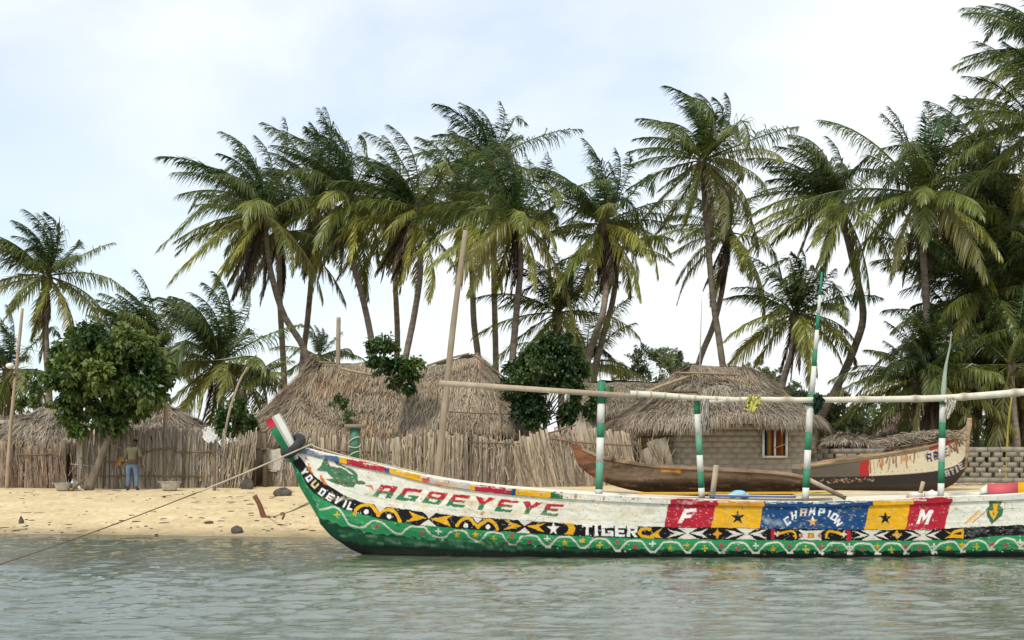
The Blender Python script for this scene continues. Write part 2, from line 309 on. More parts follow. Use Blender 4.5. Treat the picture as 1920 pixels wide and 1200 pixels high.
def cell(c, wd, ht, ang, sh=0):                           # letter cell around a centre
    ca, sa = math.cos(math.radians(ang)), math.sin(math.radians(ang)); e = np.array([ca, sa]); d = np.array([-sa, ca]); c = np.array(c, float)
    return [c - e*wd/2 - d*ht/2 + e*sh, c + e*wd/2 - d*ht/2 + e*sh, c + e*wd/2 + d*ht/2 - e*sh, c - e*wd/2 + d*ht/2 - e*sh]
def curve(pts):
    p = np.asarray(pts, float); return lambda x: np.interp(x, p[:, 0], p[:, 1])
def scurve(pts, n=300):
    q = spline(pts, n); return lambda x: np.interp(x, q[:, 0], q[:, 1])

# --- the big boat: feature lines in photo pixels, at the boat's own distance
YB = 28.0
l_sheer = scurve([(562,839),(575,840),(620,852),(700,868),(800,892),(900,908),(1000,918),(1100,925),(1200,931),(1280,934),(1400,938),(1500,940),(1600,938),(1700,934),(1780,930),(1850,928),(1920,924),(2200,905)])
l_rail = scurve([(555,850),(575,851),(640,868),(725,886),(800,905),(900,921),(1000,931),(1100,938),(1200,943),(1280,946),(1400,949),(1500,951),(1600,949),(1700,946),(1780,942),(1850,939),(1920,936),(2200,918)])
l_btop = scurve([(549,850),(563,858),(576,876),(590,892),(605,904),(642,926),(665,937),(700,946),(760,955),(800,960),(860,967),(900,970),(1000,977),(1100,984),(1200,987),(1250,988),(1450,991),(1620,993),(1700,993),(1770,991),(1920,984),(2200,975)])
l_bbot = scurve([(545,862),(563,888),(578,913),(590,926),(612,940),(640,953),(665,960),(690,967),(720,974),(750,980),(790,985),(830,988),(880,993),(960,998),(1000,1001),(1080,1005),(1220,1010),(1450,1013),(1640,1014),(1800,1012),(1850,1006),(1920,1004),(2200,1000)])
l_mid = scurve([(563,915),(590,940),(620,962),(660,979),(700,986),(780,996),(860,1001),(960,1010),(1100,1018),(1280,1023),(1640,1024),(1920,1019),(2200,1016)])
l_chine = scurve([(597,972),(620,984),(640,992),(700,1003),(780,1009),(860,1012),(960,1020),(1100,1030),(1280,1036),(1600,1036),(1920,1033),(2200,1030)])
l_keel = scurve([(600,982),(620,1004),(640,1018),(660,1031),(690,1043),(715,1051),(760,1058),(860,1066),(1000,1071),(2200,1071)])
cv = Canvas(535, 825, 2210, 1080, 3)
wob = lambda f, s_, a, k: (lambda x: f(x) + a * sn(x, x * 0, s_, k))
cv.below(l_btop, BLK); cv.below(l_bbot, GRN)
cv.below(wob(curve([(560,1100),(597,968),(640,986),(700,1000),(800,1010),(860,1013),(960,1019),(1100,1027),(1280,1032),(1600,1033),(1920,1031),(2200,1029)]), 4, 1.6, .25), (.005, .045, .018))  # dark green, algae-stained bottom paint, deepened for the underside's shade
cv.below(wob(curve([(600,1000),(640,1014),(700,1022),(860,1030),(1000,1033),(1280,1036),(1600,1036),(2200,1033)]), 6, 1.5, .2), (.003, .008, .005))  # near-black strip: shade of the hull's underside put into the paint
cv.poly([(538,858),(546,862),(561,889),(577,917),(592,942),(602,985),(592,975),(575,945),(555,905)], (.02, .17, .06))
for x0, x1, c in [(553,636,(.16,.19,.26)),(610,640,(.05,.12,.25)),(637,651,YEL),(651,722,RED),(722,731,BLUE),(731,796,YEL),(792,806,(.5,.06,.06)),(806,880,GREY),(880,890,YEL),(890,957,RED),(957,967,BLUE),(967,1032,YEL),(1032,1056,DGRN),(1056,1256,WHITE),(1256,1346,RED),(1346,1432,(.66,.30,.02)),(1432,1636,BLUE),(1636,1712,YEL),(1712,1785,RED),(1785,2210,WHITE)]:
    cv.below(lambda x: l_sheer(x) - 1, c, x0, x1, lambda x: l_rail(x) + .3)
for off in (.42, .8):                                      # plank seams in the white strake
    sx_ = np.arange(640, 2000, 3.0); cv.stroke(np.stack([sx_, l_rail(sx_) * (1 - off) + l_btop(sx_) * off], 1), .7, (.46,.43,.35))
for xt, xb, c in [((1252,1341),(1246,1334),RED),((1341,1430),(1334,1424),YEL),((1430,1630),(1424,1621),BLUE),((1630,1706),(1621,1698),YEL),((1706,1783),(1698,1771),RED)]:
    cv.poly([(xt[0], l_rail(xt[0])), (xt[1], l_rail(xt[1])), (xb[1], l_btop(xb[1])), (xb[0], l_btop(xb[0]))], c)
# scuffs of bare white on the coloured rails
r = np.random.default_rng(5)
for i in range(190):
    x = r.uniform(580, 1790); y = l_sheer(x) + r.uniform(0, 5); cv.stroke([(x, y), (x + r.uniform(4, 22), l_sheer(x + 10) + (y - l_sheer(x)) + r.uniform(-1, 1))], r.uniform(.6, 2.2), (.62, .58, .50))
for i in range(70):
    x = r.uniform(580, 1250); y = l_sheer(x) + r.uniform(3, 12); cv.dot((x, y), r.uniform(.6, 1.6), [(.3,.12,.05),(.5,.3,.1),(.1,.12,.2)][i % 3])
for i in range(60):
    x = r.uniform(620, 1240); y = r.uniform(l_rail(x) + 3, l_btop(x)); cv.blot((x, y), (r.uniform(8, 26), r.uniform(3, 8)), [(.60,.50,.26),(.56,.52,.40),(.64,.54,.34)][i % 3], r.uniform(.25, .55), i + 4000)
# the big name, red above green
for ch, q in zip("AGBEYEYE", [[(715,909),(747,912),(732,935),(697,931)],[(758,915),(793,918),(778,941),(741,937)],[(806,921),(840,925),(824,947),(789,943)],[(851,926),(882,930),(870,952),(835,949)],[(892,931),(929,934),(912,957),(888,955)],[(940,936),(973,939),(957,961),(925,958)],[(981,940),(1018,942),(1000,965),(973,963)],[(1027,944),(1058,946),(1044,968),(1012,966)]]):
    letter(cv, ch, q, RED, (0, .53)); letter(cv, ch, q, (.03, .17, .075), (.53, 1))
# bird at the bow
for pl in [[(609,857),(616,873),(640,880),(656,892),(660,896),(664,885),(669,887),(671,900),(668,908),(662,915),(650,912),(640,904),(622,895),(612,885),(594,882),(602,874)],[(625,861),(645,874),(665,884),(670,891),(660,895),(640,881),(631,872)],[(612,899),(630,897),(650,905),(664,906),(662,915),(645,912),(628,907)],[(669,901),(681,902),(686,905),(681,908),(669,908)]]:
    cv.poly(pl, LGRN); cv.stroke(pl[:4], 1.2, (.16, .05, .03))
cv.stroke([(617,866),(630,873),(645,878),(660,889)], 2.2, WHITE); cv.stroke([(612,860),(618,874),(640,881.5),(658,894)], 1.1, (.16,.05,.03))
for c_ in [(637,889),(632,903),(648,908)]: cv.blot(c_, (6, 3), (.08, .05, .02), .8, 9)
cv.poly([(685,908),(698,910),(700,919),(693,914),(686,912)], (.48,.13,.03))
for pl in [[(570,853),(575,858),(581,864),(574,861)],[(577,869),(580,869),(579,875),(583,877),(584,883),(590,889),(583,886),(577,880)],[(599,891),(604,890),(606,897),(613,909),(608,909),(601,899)]]: cv.poly(pl, (.60,.16,.03))
# slogan along the black band
for ch, c_, a in zip("YOUDEVIL", [(570.5,884),(579.5,896.5),(590.5,908.5),(604,922.5),(618.5,932),(633.5,938.5),(646.5,944.5),(657.5,949)], [57, 53, 46, 38, 29, 25, 22, 18]):
    wd = 10.5 if ch != "I" else 8.5; letter(cv, ch, cell(c_, wd, 13.5 if ch in 'YOU' else 15, a, 1.2 if ch in "EVIL" else 0), (.78, .77, .73) if ch != "U" else (.72, .62, .30))
for x in (669, 672.5, 676): cv.dot((x, 960.5 + (x - 669) * .25), 1, (.7, .7, .65))
# eyes, arrows, moon and star
for arc in ([(667,957),(674,950),(685,946.5),(697,949),(704,957),(710,966)], [(709,966),(716,958),(728,956),(738,959),(745,967),(750,977)], [(857,985),(863,977),(874,971),(883,974),(889,981),(896,989)], [(895,989),(904,981),(915,975.5),(924,979),(930,985),(933,992)]):
    cv.stroke(spline(arc, 24), 6, YEL)
for c_ in [(687,959.5),(730,968.5),(874,985.5),(915,988)]: cv.dot(c_, 4.3, (.78,.77,.73))
for tri in ([(702,946),(724,950),(711,960)],[(791,957),(818,962),(804,972)],[(788,984.5),(804,974),(818,987.5)],[(886,969),(905,972),(896,982)],[(970,975),(999,978),(984,986)],[(967,998.5),(984,989),(996,1000)]): cv.poly(tri, (.66,.62,.52))
for ar in ([(766,958.5),(800,972.5),(761,979),(774,969.5)],[(807,972.5),(849,966),(838,974),(845,988)],[(945,974),(978,986),(943,995),(959,985)],[(988,986.5),(1024,980),(1010,986.5),(1021,999)]): cv.poly(ar, YEL)
cv.star((1038,991), 12, (.76,.74,.66)); cv.poly([(1055,980.5),(1076,980.5),(1078.5,990),(1075,1003),(1056,1002),(1064,997),(1066,990),(1063,984)], YEL)
for ch, x0, x1 in [("T",1091,1110),("I",1112,1125),("G",1128,1150),("E",1153,1173),("R",1176,1195)]:
    s0 = lambda x: (x - 1091) * .03; letter(cv, ch, [(x0, 983+s0(x0)), (x1, 983+s0(x1)), (x1, 1004+s0(x1)), (x0, 1004+s0(x0))], (.78,.77,.73))
    if ch == "I":
        cv.poly([(x0+2, 1000+s0(x0)), (x1-2, 1000+s0(x1)), (x1-2, 1004+s0(x1)), (x0+2, 1004+s0(x0))], (.78,.77,.73))
cv.stroke([(1219,993),(1212,990.5),(1203,992),(1199,1000),(1203,1006),(1224,1007)], 5.5, YEL); cv.poly([(1243,990),(1234,1000),(1239,1009),(1218,1003)], YEL)
WP = (.68, .64, .55)
def arrows(x, y0, y1, wd=34):                             # > )( < in white on the black band
    m_ = (y0 + y1) / 2; cv.poly([(x, y0+1), (x+wd, m_), (x-1, y1-1), (x+15, m_)], WP)
    cv.poly([(x+wd-14, y0), (x+wd+24, y0), (x+wd+8, m_), (x+wd+24, y1), (x+wd-14, y1), (x+wd+3, m_)], WP); cv.poly([(x+2*wd+10, y0+1), (x+wd+11, m_), (x+2*wd+10, y1-1), (x+2*wd-3, m_)], WP)
arrows(1250, 990, 1010.5); cv.star((1345,1001), 10, (.66,.30,.03), 4, .45); arrows(1360, 991, 1011.5)
cv.poly(rc(1446,992,1453,1012), RED); cv.poly(rc(1588,994,1595,1013), RED)
cv.star((1458,1001), 7, (.7,.5,.3), 4, .5); cv.stroke(spline([(1462,1000),(1474,997),(1486,996),(1491,1000),(1492,1008)], 16), 4.5, YEL)
cv.stroke(spline([(1549,1008),(1551,999),(1557,996),(1570,999),(1582,1003)], 16), 4.5, YEL); cv.star((1583,1002), 7, (.7,.55,.4), 4, .5)
cv.poly([(1497,993.5),(1505,995),(1538,995),(1546,993.5),(1538,1001),(1540,1009),(1542,1013),(1496,1012),(1504,1008),(1505,1001)], WP); cv.poly(rc(1514,999,1527,1008), (.40,.16,.03)); cv.dot((1520,1004), 3.5, YEL); cv.dot((1502,1004.5), 4, (.45,.18,.15)); cv.dot((1537,1004.5), 4, (.45,.18,.15))
arrows(1599, 994, 1013, 30); cv.star((1682,1003), 9, YEL, 4, .5); arrows(1696, 994, 1013, 29)
cv.poly([(1770,993),(1786,1001),(1803,1002),(1803,1009),(1770,1009),(1783,1003)], YEL); cv.stroke([(1787,999),(1793,995.5),(1805,994),(1805,1008)], 4.5, YEL)
for i in range(60): x = r.uniform(1808, 1990); cv.blot((x, r.uniform(988, 1006)), (r.uniform(3, 9), 2), (.10, .11, .10), .6, i)
# F, stars, CHAMPION, M, shield
letter(cv, "F", [(1284,954),(1307,953.5),(1296,981),(1271,982)], (.76,.75,.71))
cv.star((1383,970), 13.5, BLK); cv.star((1660,971.5), 13, BLK); cv.star((1523.5,978), 11, (.62,.33,.12)); cv.poly([(1523.5,967),(1527,976),(1520,975)], (.75,.7,.6))
for ch, c_, a in zip("CHAMPION", [(1476,977),(1489,966),(1506,960.5),(1523,959),(1541,960),(1554.5,963),(1564.5,969.5),(1572,980)], [-38, -14, -3, 0, 3, 14, 28, 48]):
    letter(cv, ch, cell(c_, 8 if ch == "I" else 11.5, 14.5, a, 1), (.74,.75,.73) if ch not in "A" else (.72,.55,.45))
letter(cv, "M", [(1727,956),(1750,956),(1740,983),(1717,983)], (.76,.75,.71))
cv.poly([(1854,940),(1880,940),(1875,949),(1882,954),(1877,968),(1860,984),(1851,968),(1848,955),(1856,949)], (.04,.14,.06))
cv.poly([(1862,945),(1873,944),(1870,952),(1868,957),(1872,958),(1870,966),(1862.5,975),(1856,965),(1855,958),(1863,957)], YEL); cv.poly([(1860,961),(1866,961),(1863,969)], (.35,.06,.03))
cv.stroke([(1808,982),(1837,957)], 2.4, (.55,.30,.08)); cv.stroke([(1824,980),(1848,958)], 1.8, (.5,.15,.08)); cv.poly([(1812,980),(1837,960),(1841,960),(1820,980)], (.70,.52,.18))
for x in (1884, 1889, 1898): cv.stroke([(x,943),(x,954)], 1.2, (.5,.3,.08))
cv.stroke([(1870,953.5),(1915,953.5)], .9, (.25,.3,.2)); cv.star((1792,954), 6, (.5,.42,.25), 4, .3)
# white wave and little stars along the green band
crests = [(926,999),(993,1004.5),(1059,1007),(1125,1011),(1190,1014),(1257,1016),(1321,1017),(1384,1017.5),(1450,1018),(1511,1018.5),(1568,1018.5),(1618,1019),(1672,1019),(1724,1018.5),(1778,1016.5),(1831,1014),(1887,1010.5),(1940,1009),(1994,1008)]
wave = [(600,955),(614,953),(628,951),(640,960),(648,974),(655,983),(665,987),(680,988),(690,983),(700,977),(712,978),(722,984),(732,993),(741,999),(752,1000),(762,993),(772,987),(784,987),(796,989),(805,1000),(815,1006),(830,1008),(838,1005),(846,997),(858,994),(870,996),(878,1004),(886,1011),(900,1014)]
for i, (x, y) in enumerate(crests):
    wave += [(x-11, y+.5), (x+11, y+.5), (x+20, y+9), (x+26, y+17)]
    if i + 1 < len(crests): x2, y2 = crests[i + 1]; mxx = (x + x2) / 2; ym = (y + y2) / 2; wave += [(mxx-3, ym + 18.5), (mxx+5, ym + 18.5), (x2-28, y2+17), (x2-20, y2+9)]
cv.stroke(spline(wave, 1600), 3.4, (.64,.62,.52))
mot = [YEL, (.66,.64,.56), (.45,.06,.08), (.62,.50,.05)]; k = 0
pos = [(665,964),(640-8,965),(707,987),(790,998),(822,996),(856,1003),(892,1002)]
for i, (x, y) in enumerate(crests): pos.append((x, y + 11)); pos.append((x + (crests[i+1][0] - x) / 2 if i + 1 < len(crests) else x + 30, y + 6))
for i, c_ in enumerate(pos):
    col = mot[(i * 7 + i // 3) % 4]
    if i % 3 == 1: cv.stroke([(c_[0]-5, c_[1]), (c_[0]+5, c_[1])], 3, col); cv.stroke([(c_[0], c_[1]-5), (c_[0], c_[1]+5)], 3, col)
    elif i % 5 == 4: cv.dot(c_, 3.6, (.45,.06,.08))
    else: cv.star(c_, 6.5, col)
# stains, seams and peeling
for c_, rr_, col, am in [((825,907),(16,6),ORG_,.75),((850,912),(18,7),(.60,.36,.12),.55),((735,952),(8,8),(.66,.42,.10),.5),((905,962),(5,5),(.45,.16,.03),.9),((793,949),(10,7),(.66,.48,.16),.5),((1218,955),(16,10),(.40,.38,.24),.6),((1079,931),(3,7),(.35,.14,.03),.9),((1133,935),(2,6),(.30,.16,.05),.8),((1160,948),(14,3),(.52,.47,.30),.6),((1050,938),(6,7),(.6,.5,.25),.5),((1790,958),(12,7),(.5,.45,.25),.5),((1460,980),(22,7),(.35,.42,.48),.45),((1436,975),(8,8),(.5,.52,.5),.5),((1400,945),(22,4),(.5,.2,.04),.6),((1290,942),(16,4),(.55,.45,.42),.6),((1000,965),(60,3),(.6,.52,.35),.3),((1150,975),(80,3),(.55,.52,.36),.3),((695,925),(10,14),(.62,.55,.38),.5),((640,935),(30,4),(.6,.55,.38),.5)]:
    cv.blot(c_, rr_, col, am, int(c_[0]))
for i in range(420):
    x = r.uniform(600, 2000); y = r.uniform(l_rail(x) + 1, l_btop(x)); q = .5 + .5 * r.random(); cv.blot((x, y), (r.uniform(1, 5), r.uniform(.8, 3)), [(.5,.40,.22),(.36,.33,.24),(.60,.50,.30),(.45,.24,.08)][i % 4], r.uniform(.12, .5), i)
for i in range(260):
    x = r.uniform(600, 2000); y = r.uniform(l_bbot(x), l_chine(x) + 4); cv.blot((x, y), (r.uniform(1, 6), r.uniform(.8, 2.5)), [(.01,.06,.03),(.25,.3,.2),(.02,.12,.06)][i % 3], r.uniform(.15, .6), i + 900)
for i in range(140):
    x = r.uniform(640, 1000); y = l_chine(x) + r.uniform(-3, 14); cv.blot((x, y), (r.uniform(4, 14), r.uniform(1, 3)), [(.01,.05,.025),(.16,.24,.15),(.012,.10,.045)][i % 3], r.uniform(.2, .6), i + 500)
cv.stroke([(746,981),(746,1000)], 1, (.02,.08,.04)); cv.stroke([(809,990),(809,1004)], 1, (.02,.08,.04))
for x in np.arange(1060, 2000, 27): cv.dot((x, l_rail(x) - 4), .9, (.18, .14, .10))

gx, gy = np.meshgrid(cv.px[::4], cv.py[::4]); brush = 1 + .07 * sn(gx * .12, gy * 1.6, 41, .9) + .05 * sn(gx, gy, 42, .35); cv.a *= np.repeat(np.repeat(brush, 4, 0), 4, 1)[:cv.h, :cv.w, None]
for i in range(1500):                                      # chips in the paint
    x = r.uniform(556, 1960); y = r.uniform(l_rail(x), l_chine(x)); cv.stroke([(x, y), (x + r.uniform(-2, 3), y + r.uniform(-.6, .6))], r.uniform(.4, 1.5), [(.36,.31,.22),(.55,.50,.40),(.20,.17,.12),(.62,.58,.48)][i % 4])
_s = cv.sample
cv.sample = lambda px, py: _s(px + .7 * sn(px, py, 61, .22) + .3 * sn(px, py, 62, .9), py + .6 * sn(px, py, 63, .2) + .3 * sn(px, py, 64, .8))

def hull_rows(lines, stems, p1, pend, n1, step, halfb, taper, Yc, pstart_sign=1, wexp=2.0, wmin=.03):
    """near-side grids between neighbouring feature lines; returns px, py, Y per line"""
    out = []
    u = np.linspace(0, 1, n1)
    tail = np.arange(p1, pend, step * pstart_sign)[1:]
    for (f, s, hb) in zip(lines, stems, halfb):
        px = np.concatenate([s + (p1 - s) * u, tail]); d = np.clip(np.abs(px - s) / taper, 0, 1)
        out.append((px, f(px), Yc - (hb * (1 - (1 - d) ** wexp) ** .9 + (wmin if hb > 0 else 0))))
    return out
def between(A, B, n, roundk=False):
    t_ = np.linspace(0, 1, n)[None]; s_ = np.sqrt(np.clip(1 - t_ ** 2, 0, 1)) if roundk else 1 - t_
    f = lambda a, b_: a[:, None] * (1 - t_) + b_[:, None] * t_
    return f(A[0], B[0]), f(A[1], B[1]), (A[2][:, None] * s_ + B[2][:, None] * (1 - s_))
def flip(v, Yc): v = v.copy(); v[..., 1] = 2 * Yc - v[..., 1]; return v
lines = [l_sheer, l_rail, l_btop, l_bbot, l_mid, l_chine, l_keel]; stems = [562, 555, 549, 545, 563, 597, 600]; hb = [.82, .80, .78, .74, .72, .66, 0]
R = hull_rows(lines, stems, 860, 2160, 360, .95, hb, 640, YB)
boat = thing("fishing_boat", "long white and green fishing boat with painted letters, stars and colour panels, afloat", "boat", (5.0, YB, 0))
sl = (slice(None, None, 9), slice(None, None, 3))
def side(pairs, name, far):
    mb = MB()
    for a, b_, n, rk in pairs:
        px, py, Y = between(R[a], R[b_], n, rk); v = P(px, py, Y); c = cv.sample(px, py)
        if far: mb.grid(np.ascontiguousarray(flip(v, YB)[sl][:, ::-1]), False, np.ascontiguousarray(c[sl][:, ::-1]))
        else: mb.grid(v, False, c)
    return mb
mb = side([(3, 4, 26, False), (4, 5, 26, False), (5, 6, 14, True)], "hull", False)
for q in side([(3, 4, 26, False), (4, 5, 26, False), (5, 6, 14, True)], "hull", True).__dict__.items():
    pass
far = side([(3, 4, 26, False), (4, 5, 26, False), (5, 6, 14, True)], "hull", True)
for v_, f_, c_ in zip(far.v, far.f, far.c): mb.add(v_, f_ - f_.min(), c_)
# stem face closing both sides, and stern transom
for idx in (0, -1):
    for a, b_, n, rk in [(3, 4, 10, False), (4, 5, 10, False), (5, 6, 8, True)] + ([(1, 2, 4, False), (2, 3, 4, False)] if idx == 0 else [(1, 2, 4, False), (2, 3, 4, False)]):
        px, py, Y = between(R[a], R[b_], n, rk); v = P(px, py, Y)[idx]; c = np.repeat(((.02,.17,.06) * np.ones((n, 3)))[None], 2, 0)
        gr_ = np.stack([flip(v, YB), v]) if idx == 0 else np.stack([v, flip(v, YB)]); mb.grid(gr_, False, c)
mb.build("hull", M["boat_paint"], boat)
side([(1, 2, 46, False), (2, 3, 26, False)], "side_planks", False).build("side_planks", M["boat_paint"], boat)
side([(1, 2, 46, False), (2, 3, 26, False)], "side_planks", True).build("side_planks", M["boat_paint"], boat)
for far_ in (False, True):                                # rub rail with a white cap
    px0, py0, Y0 = R[0]; px1, py1, Y1 = R[1]; rows = []; cols = []
    capw = np.clip((px0 - 560) / 200, .02, .10)
    Z0 = P(px0, py0, Y0); cap = cv.sample(px0 + 0, py0 + 2.5) * .35 + np.array(WHITE) * .65
    wht = np.array(WHITE) * np.ones_like(cap)
    def shift(v, dy, dz=0): v = v.copy(); v[:, 1] += dy; v[:, 2] += dz; return v
    rows.append(shift(Z0, capw, -.09)); cols.append(wht); rows.append(shift(Z0, capw, 0)); cols.append(wht); rows.append(shift(Z0, -.03, .004)); cols.append(wht)
    for tt in np.linspace(.12, 1, 12):
        px = px0 * (1 - tt) + px1 * tt; py = py0 * (1 - tt) + py1 * tt; Y = Y0 * (1 - tt) + Y1 * tt
        rows.append(shift(P(px, py, Y), -.038)); cols.append(cv.sample(px, py))
    rows.append(shift(P(px1, py1, Y1), .004)); cols.append(cols[-1])
    v = np.stack(rows, 1); c = np.stack(cols, 1)
    if far_: v = np.ascontiguousarray(flip(v, YB)[::6][:, ::-1]); c = np.ascontiguousarray(c[::6][:, ::-1])
    o = MB().grid(v, False, c).build("gunwale", M["boat_paint"], boat, smooth=False)
# inside lining, floor, thwarts
mb = MB(); ii = slice(60, None, 12)
for far_ in (False, True):
    px, py, Y = R[0]; v0 = P(px, py + 4, Y + .08)[ii]; px, py, Y = R[3]; v1 = P(px, py, np.minimum(Y + .10, YB))[ii]; v1[:, 2] = np.maximum(v1[:, 2], .3); v1[:, 0] = v0[:, 0]
    v = np.stack([v1, v0], 1)
    if far_: v = np.ascontiguousarray(flip(v, YB)[:, ::-1])
    mb.grid(v, False, np.array((.5, .47, .38)) * np.ones(v.shape)); e = v1 if not far_ else flip(v1, YB)
    if far_: mb.grid(np.stack([e0, e], 1), False, np.array((.22, .18, .13)) * np.ones((len(e), 2, 3)))
    e0 = e
mb.build("lining", M["boat_paint"], boat)
for px in (800, 960, 1120, 1260, 1640, 1770, 1900):
    x = (px - CX) * YB / F; z = H - (float(l_sheer(px)) - HY) * YB / F - .12; wd = .5 if px < 900 else .7
    MB().box((x - .13, YB - wd, z - .05), (x + .13, YB + wd, z), (.62, .57, .45)).build("thwart", M["boat_paint"], boat, smooth=False)
# prow head: a slanted eight-sided block above the stem
A0 = P(556, 862, YB); A1 = P(511.5, 782, YB); ax = nrm(A1 - A0); sxv = nrm(np.cross(ax, [0, 1, 0])); yv = np.array([0, 1., 0])
mb = MB(); prof = [(-.17, .02), (-.15, -.07), (-.06, -.09), (-.04, -.10), (.01, -.11), (.15, -.06), (.17, .0), (.13, .09), (-.05, .10), (-.14, .06)]
ang = np.array(prof); cs = [GREY, (.68,.67,.60), (.70,.69,.62), (.40,.38,.34), (.016,.15,.055), (.02,.17,.06), DGRN, DGRN, GREY, GREY]
for si in range(len(prof)):
    a, b_ = ang[si], ang[(si + 1) % len(prof)]
    lv = [(0, .75), (.3, .85), (.55, .95), (.8, 1.0), (1.0, .96)]; v = []; c = []
    for t_, sc2 in lv:
        o_ = A0 + (A1 - A0) * t_
        v.append([o_ + sxv * a[0] * sc2 + yv * a[1] * sc2, o_ + sxv * b_[0] * sc2 + yv * b_[1] * sc2]); c.append([cs[si]] * 2)
    if si in (4, 5, 6, 7):
        v.insert(4, [A0 + (A1 - A0) * .8 + sxv * a[0] + yv * a[1], A0 + (A1 - A0) * .8 + sxv * b_[0] + yv * b_[1]]); c.insert(4, [RED] * 2); c[5] = [RED] * 2
    mb.grid(np.array(v), False, np.array(c))
top = [A1 + sxv * a[0] * .96 + yv * a[1] * .96 for a in ang]
mb.add(top, [list(range(len(prof)))[::-1]], (.38, .03, .05))
mb.build("prow_head", M["boat_paint"], boat, smooth=False)
# posts, masts and the long poles of the awning frame
def banded(name, p0, p1, wd, bands, Y, th=None, taper=1.0):
    """post in two paints; bands: list of (fraction, colour) from the bottom"""
    mb = MB(); p0 = P(*p0, Y); p1 = P(*p1, Y); f0 = 0
    for f1, c in bands:
        a = p0 + (p1 - p0) * f0; b_ = p0 + (p1 - p0) * f1; w0 = wd * (1 + (taper - 1) * f0); w1 = wd * (1 + (taper - 1) * f1)
        mb.tube([a, a * .5 + b_ * .5, b_], [w0 / 2, (w0 + w1) / 4, w1 / 2], 10, c, cap=True); f0 = f1
    return mb.build(name, M["pole_paint"], boat)
PW = (.62, .62, .55); PG = (.03, .20, .10)
def equal(n, first, last=None):
    return [((i + 1) / n, (PW, PG)[(i + first) % 2]) for i in range(n)]
YP = 27.8
banded("post", (1123, 926), (1128, 715), .145, [(.04, PW), (.28, (.10,.30,.19)), (.50, PW), (.63, PG), (.80, PW), (1, PG)], YP)
banded("post", (1316, 934), (1306, 742), .125, [(.1, PW), (.26, PG), (.42, PW), (.62, (.10,.30,.19)), (.82, PW), (1, PG)], YP)
banded("post", (1510, 938), (1520, 742), .135, [(.12, PW), (.30, PG), (.48, PW), (.65, PG), (.9, PW), (1, PG)], YP)
banded("post", (1764, 932), (1768, 748), .13, [(.14, PW), (.36, PG), (.60, PW), (.76, PG), (.94, PW), (1, PG)], YP)
banded("mast", (1521, 752), (1541, 510), .12, [(.06, PG), (.27, PW), (.40, PG), (.55, PW), (.68, PG), (.82, PW), (1, PG)], YP + .12, taper=.35)
mb = MB(); pts = spline([P(1768, 760, YP + .1), P(1769, 735, YP + .1), P(1773, 690, YP + .1), P(1781, 650, YP + .1), P(1784, 622, YP + .1)], 20)
mb.tube(pts, np.interp(np.linspace(0, 1, 20), [0, .3, .6, 1], [.04, .052, .022, .008]), 8, (.30, .36, .28)).build("mast", M["pole_paint"], boat)
MB().obox(P(824, 718, YP - .12), P(1192, 743, YP - .12), .105, .06, (1.25, 1.2, 1.1)).build("beam", M["wood"], boat, smooth=False)
def bamboo(pts, r0, r1):
    p = spline([P(*q, YP - .1) for q in pts], 60); s_ = np.linspace(0, 1, 60); node = np.where(np.arange(60) % 9 == 4, 1.25, 1.0)
    c = np.where((np.arange(60) % 9 == 4)[:, None], (.35, .30, .2), (.62, .57, .45)); return MB().tube(p, (r0 + (r1 - r0) * s_) * node, 8, c).build("bamboo_pole", M["pole_paint"], boat)
bamboo([(1182,738),(1240,741),(1300,746),(1392,750)], .062, .05)
bamboo([(1322,753),(1400,749),(1500,750),(1620,749),(1700,748),(1775,746),(1850,741),(1930,734),(2000,726)], .048, .075)
MB().obox(P(1335, 935, YB - .4), P(1343, 872, YB - .4), .10, .06, (1.1, 1.05, .98)).build("stub_post", M["wood"], boat, smooth=False)
MB().obox(P(1512, 897, YP), P(1585, 934, YP + .3), .085, .05, (1.3, 1.25, 1.12)).build("brace", M["wood"], boat, smooth=False)
MB().tube([P(1311, 745, YP), P(1313, 650, YP), P(1316, 560, YP)], [.014, .012, .006], 6, (.35, .33, .28)).build("rod", M["pole_paint"], boat)
MB().tube([P(1126, 716, YP), P(1127, 698, YP)], [.012, .01], 6, (.5, .5, .45)).build("rod", M["pole_paint"], boat)
MB().tube([P(1127, 730, YP), P(1142, 728, YP), P(1138, 745, YP), P(1128, 768, YP)], .02, 6, (.06, .16, .08)).build("lashing", M["pole_paint"], boat)
# raised bulwark on the far side near the stern, red and yellow
mb = MB(); Yw = YB + .72
for a, b_, c in [(1838, 1851, WHITE), (1851, 1909, (.55, .10, .12)), (1909, 1980, YEL), (1980, 2120, WHITE)]:
    t0 = 918 if a == 1838 else 908 - (a - 1851) * .06; t1 = 908 - (b_ - 1851) * .06
    v = [P(a, 926, Yw), P(b_, 924, Yw), P(b_, t1, Yw), P(a, t0, Yw)]; v += [q + [0, .05, 0] for q in v]; mb.add(v, [(0,1,2,3),(4,7,6,5),(3,2,6,7),(0,3,7,4),(1,5,6,2)], c)
mb.build("bulwark", M["boat_paint"], boat, smooth=False)

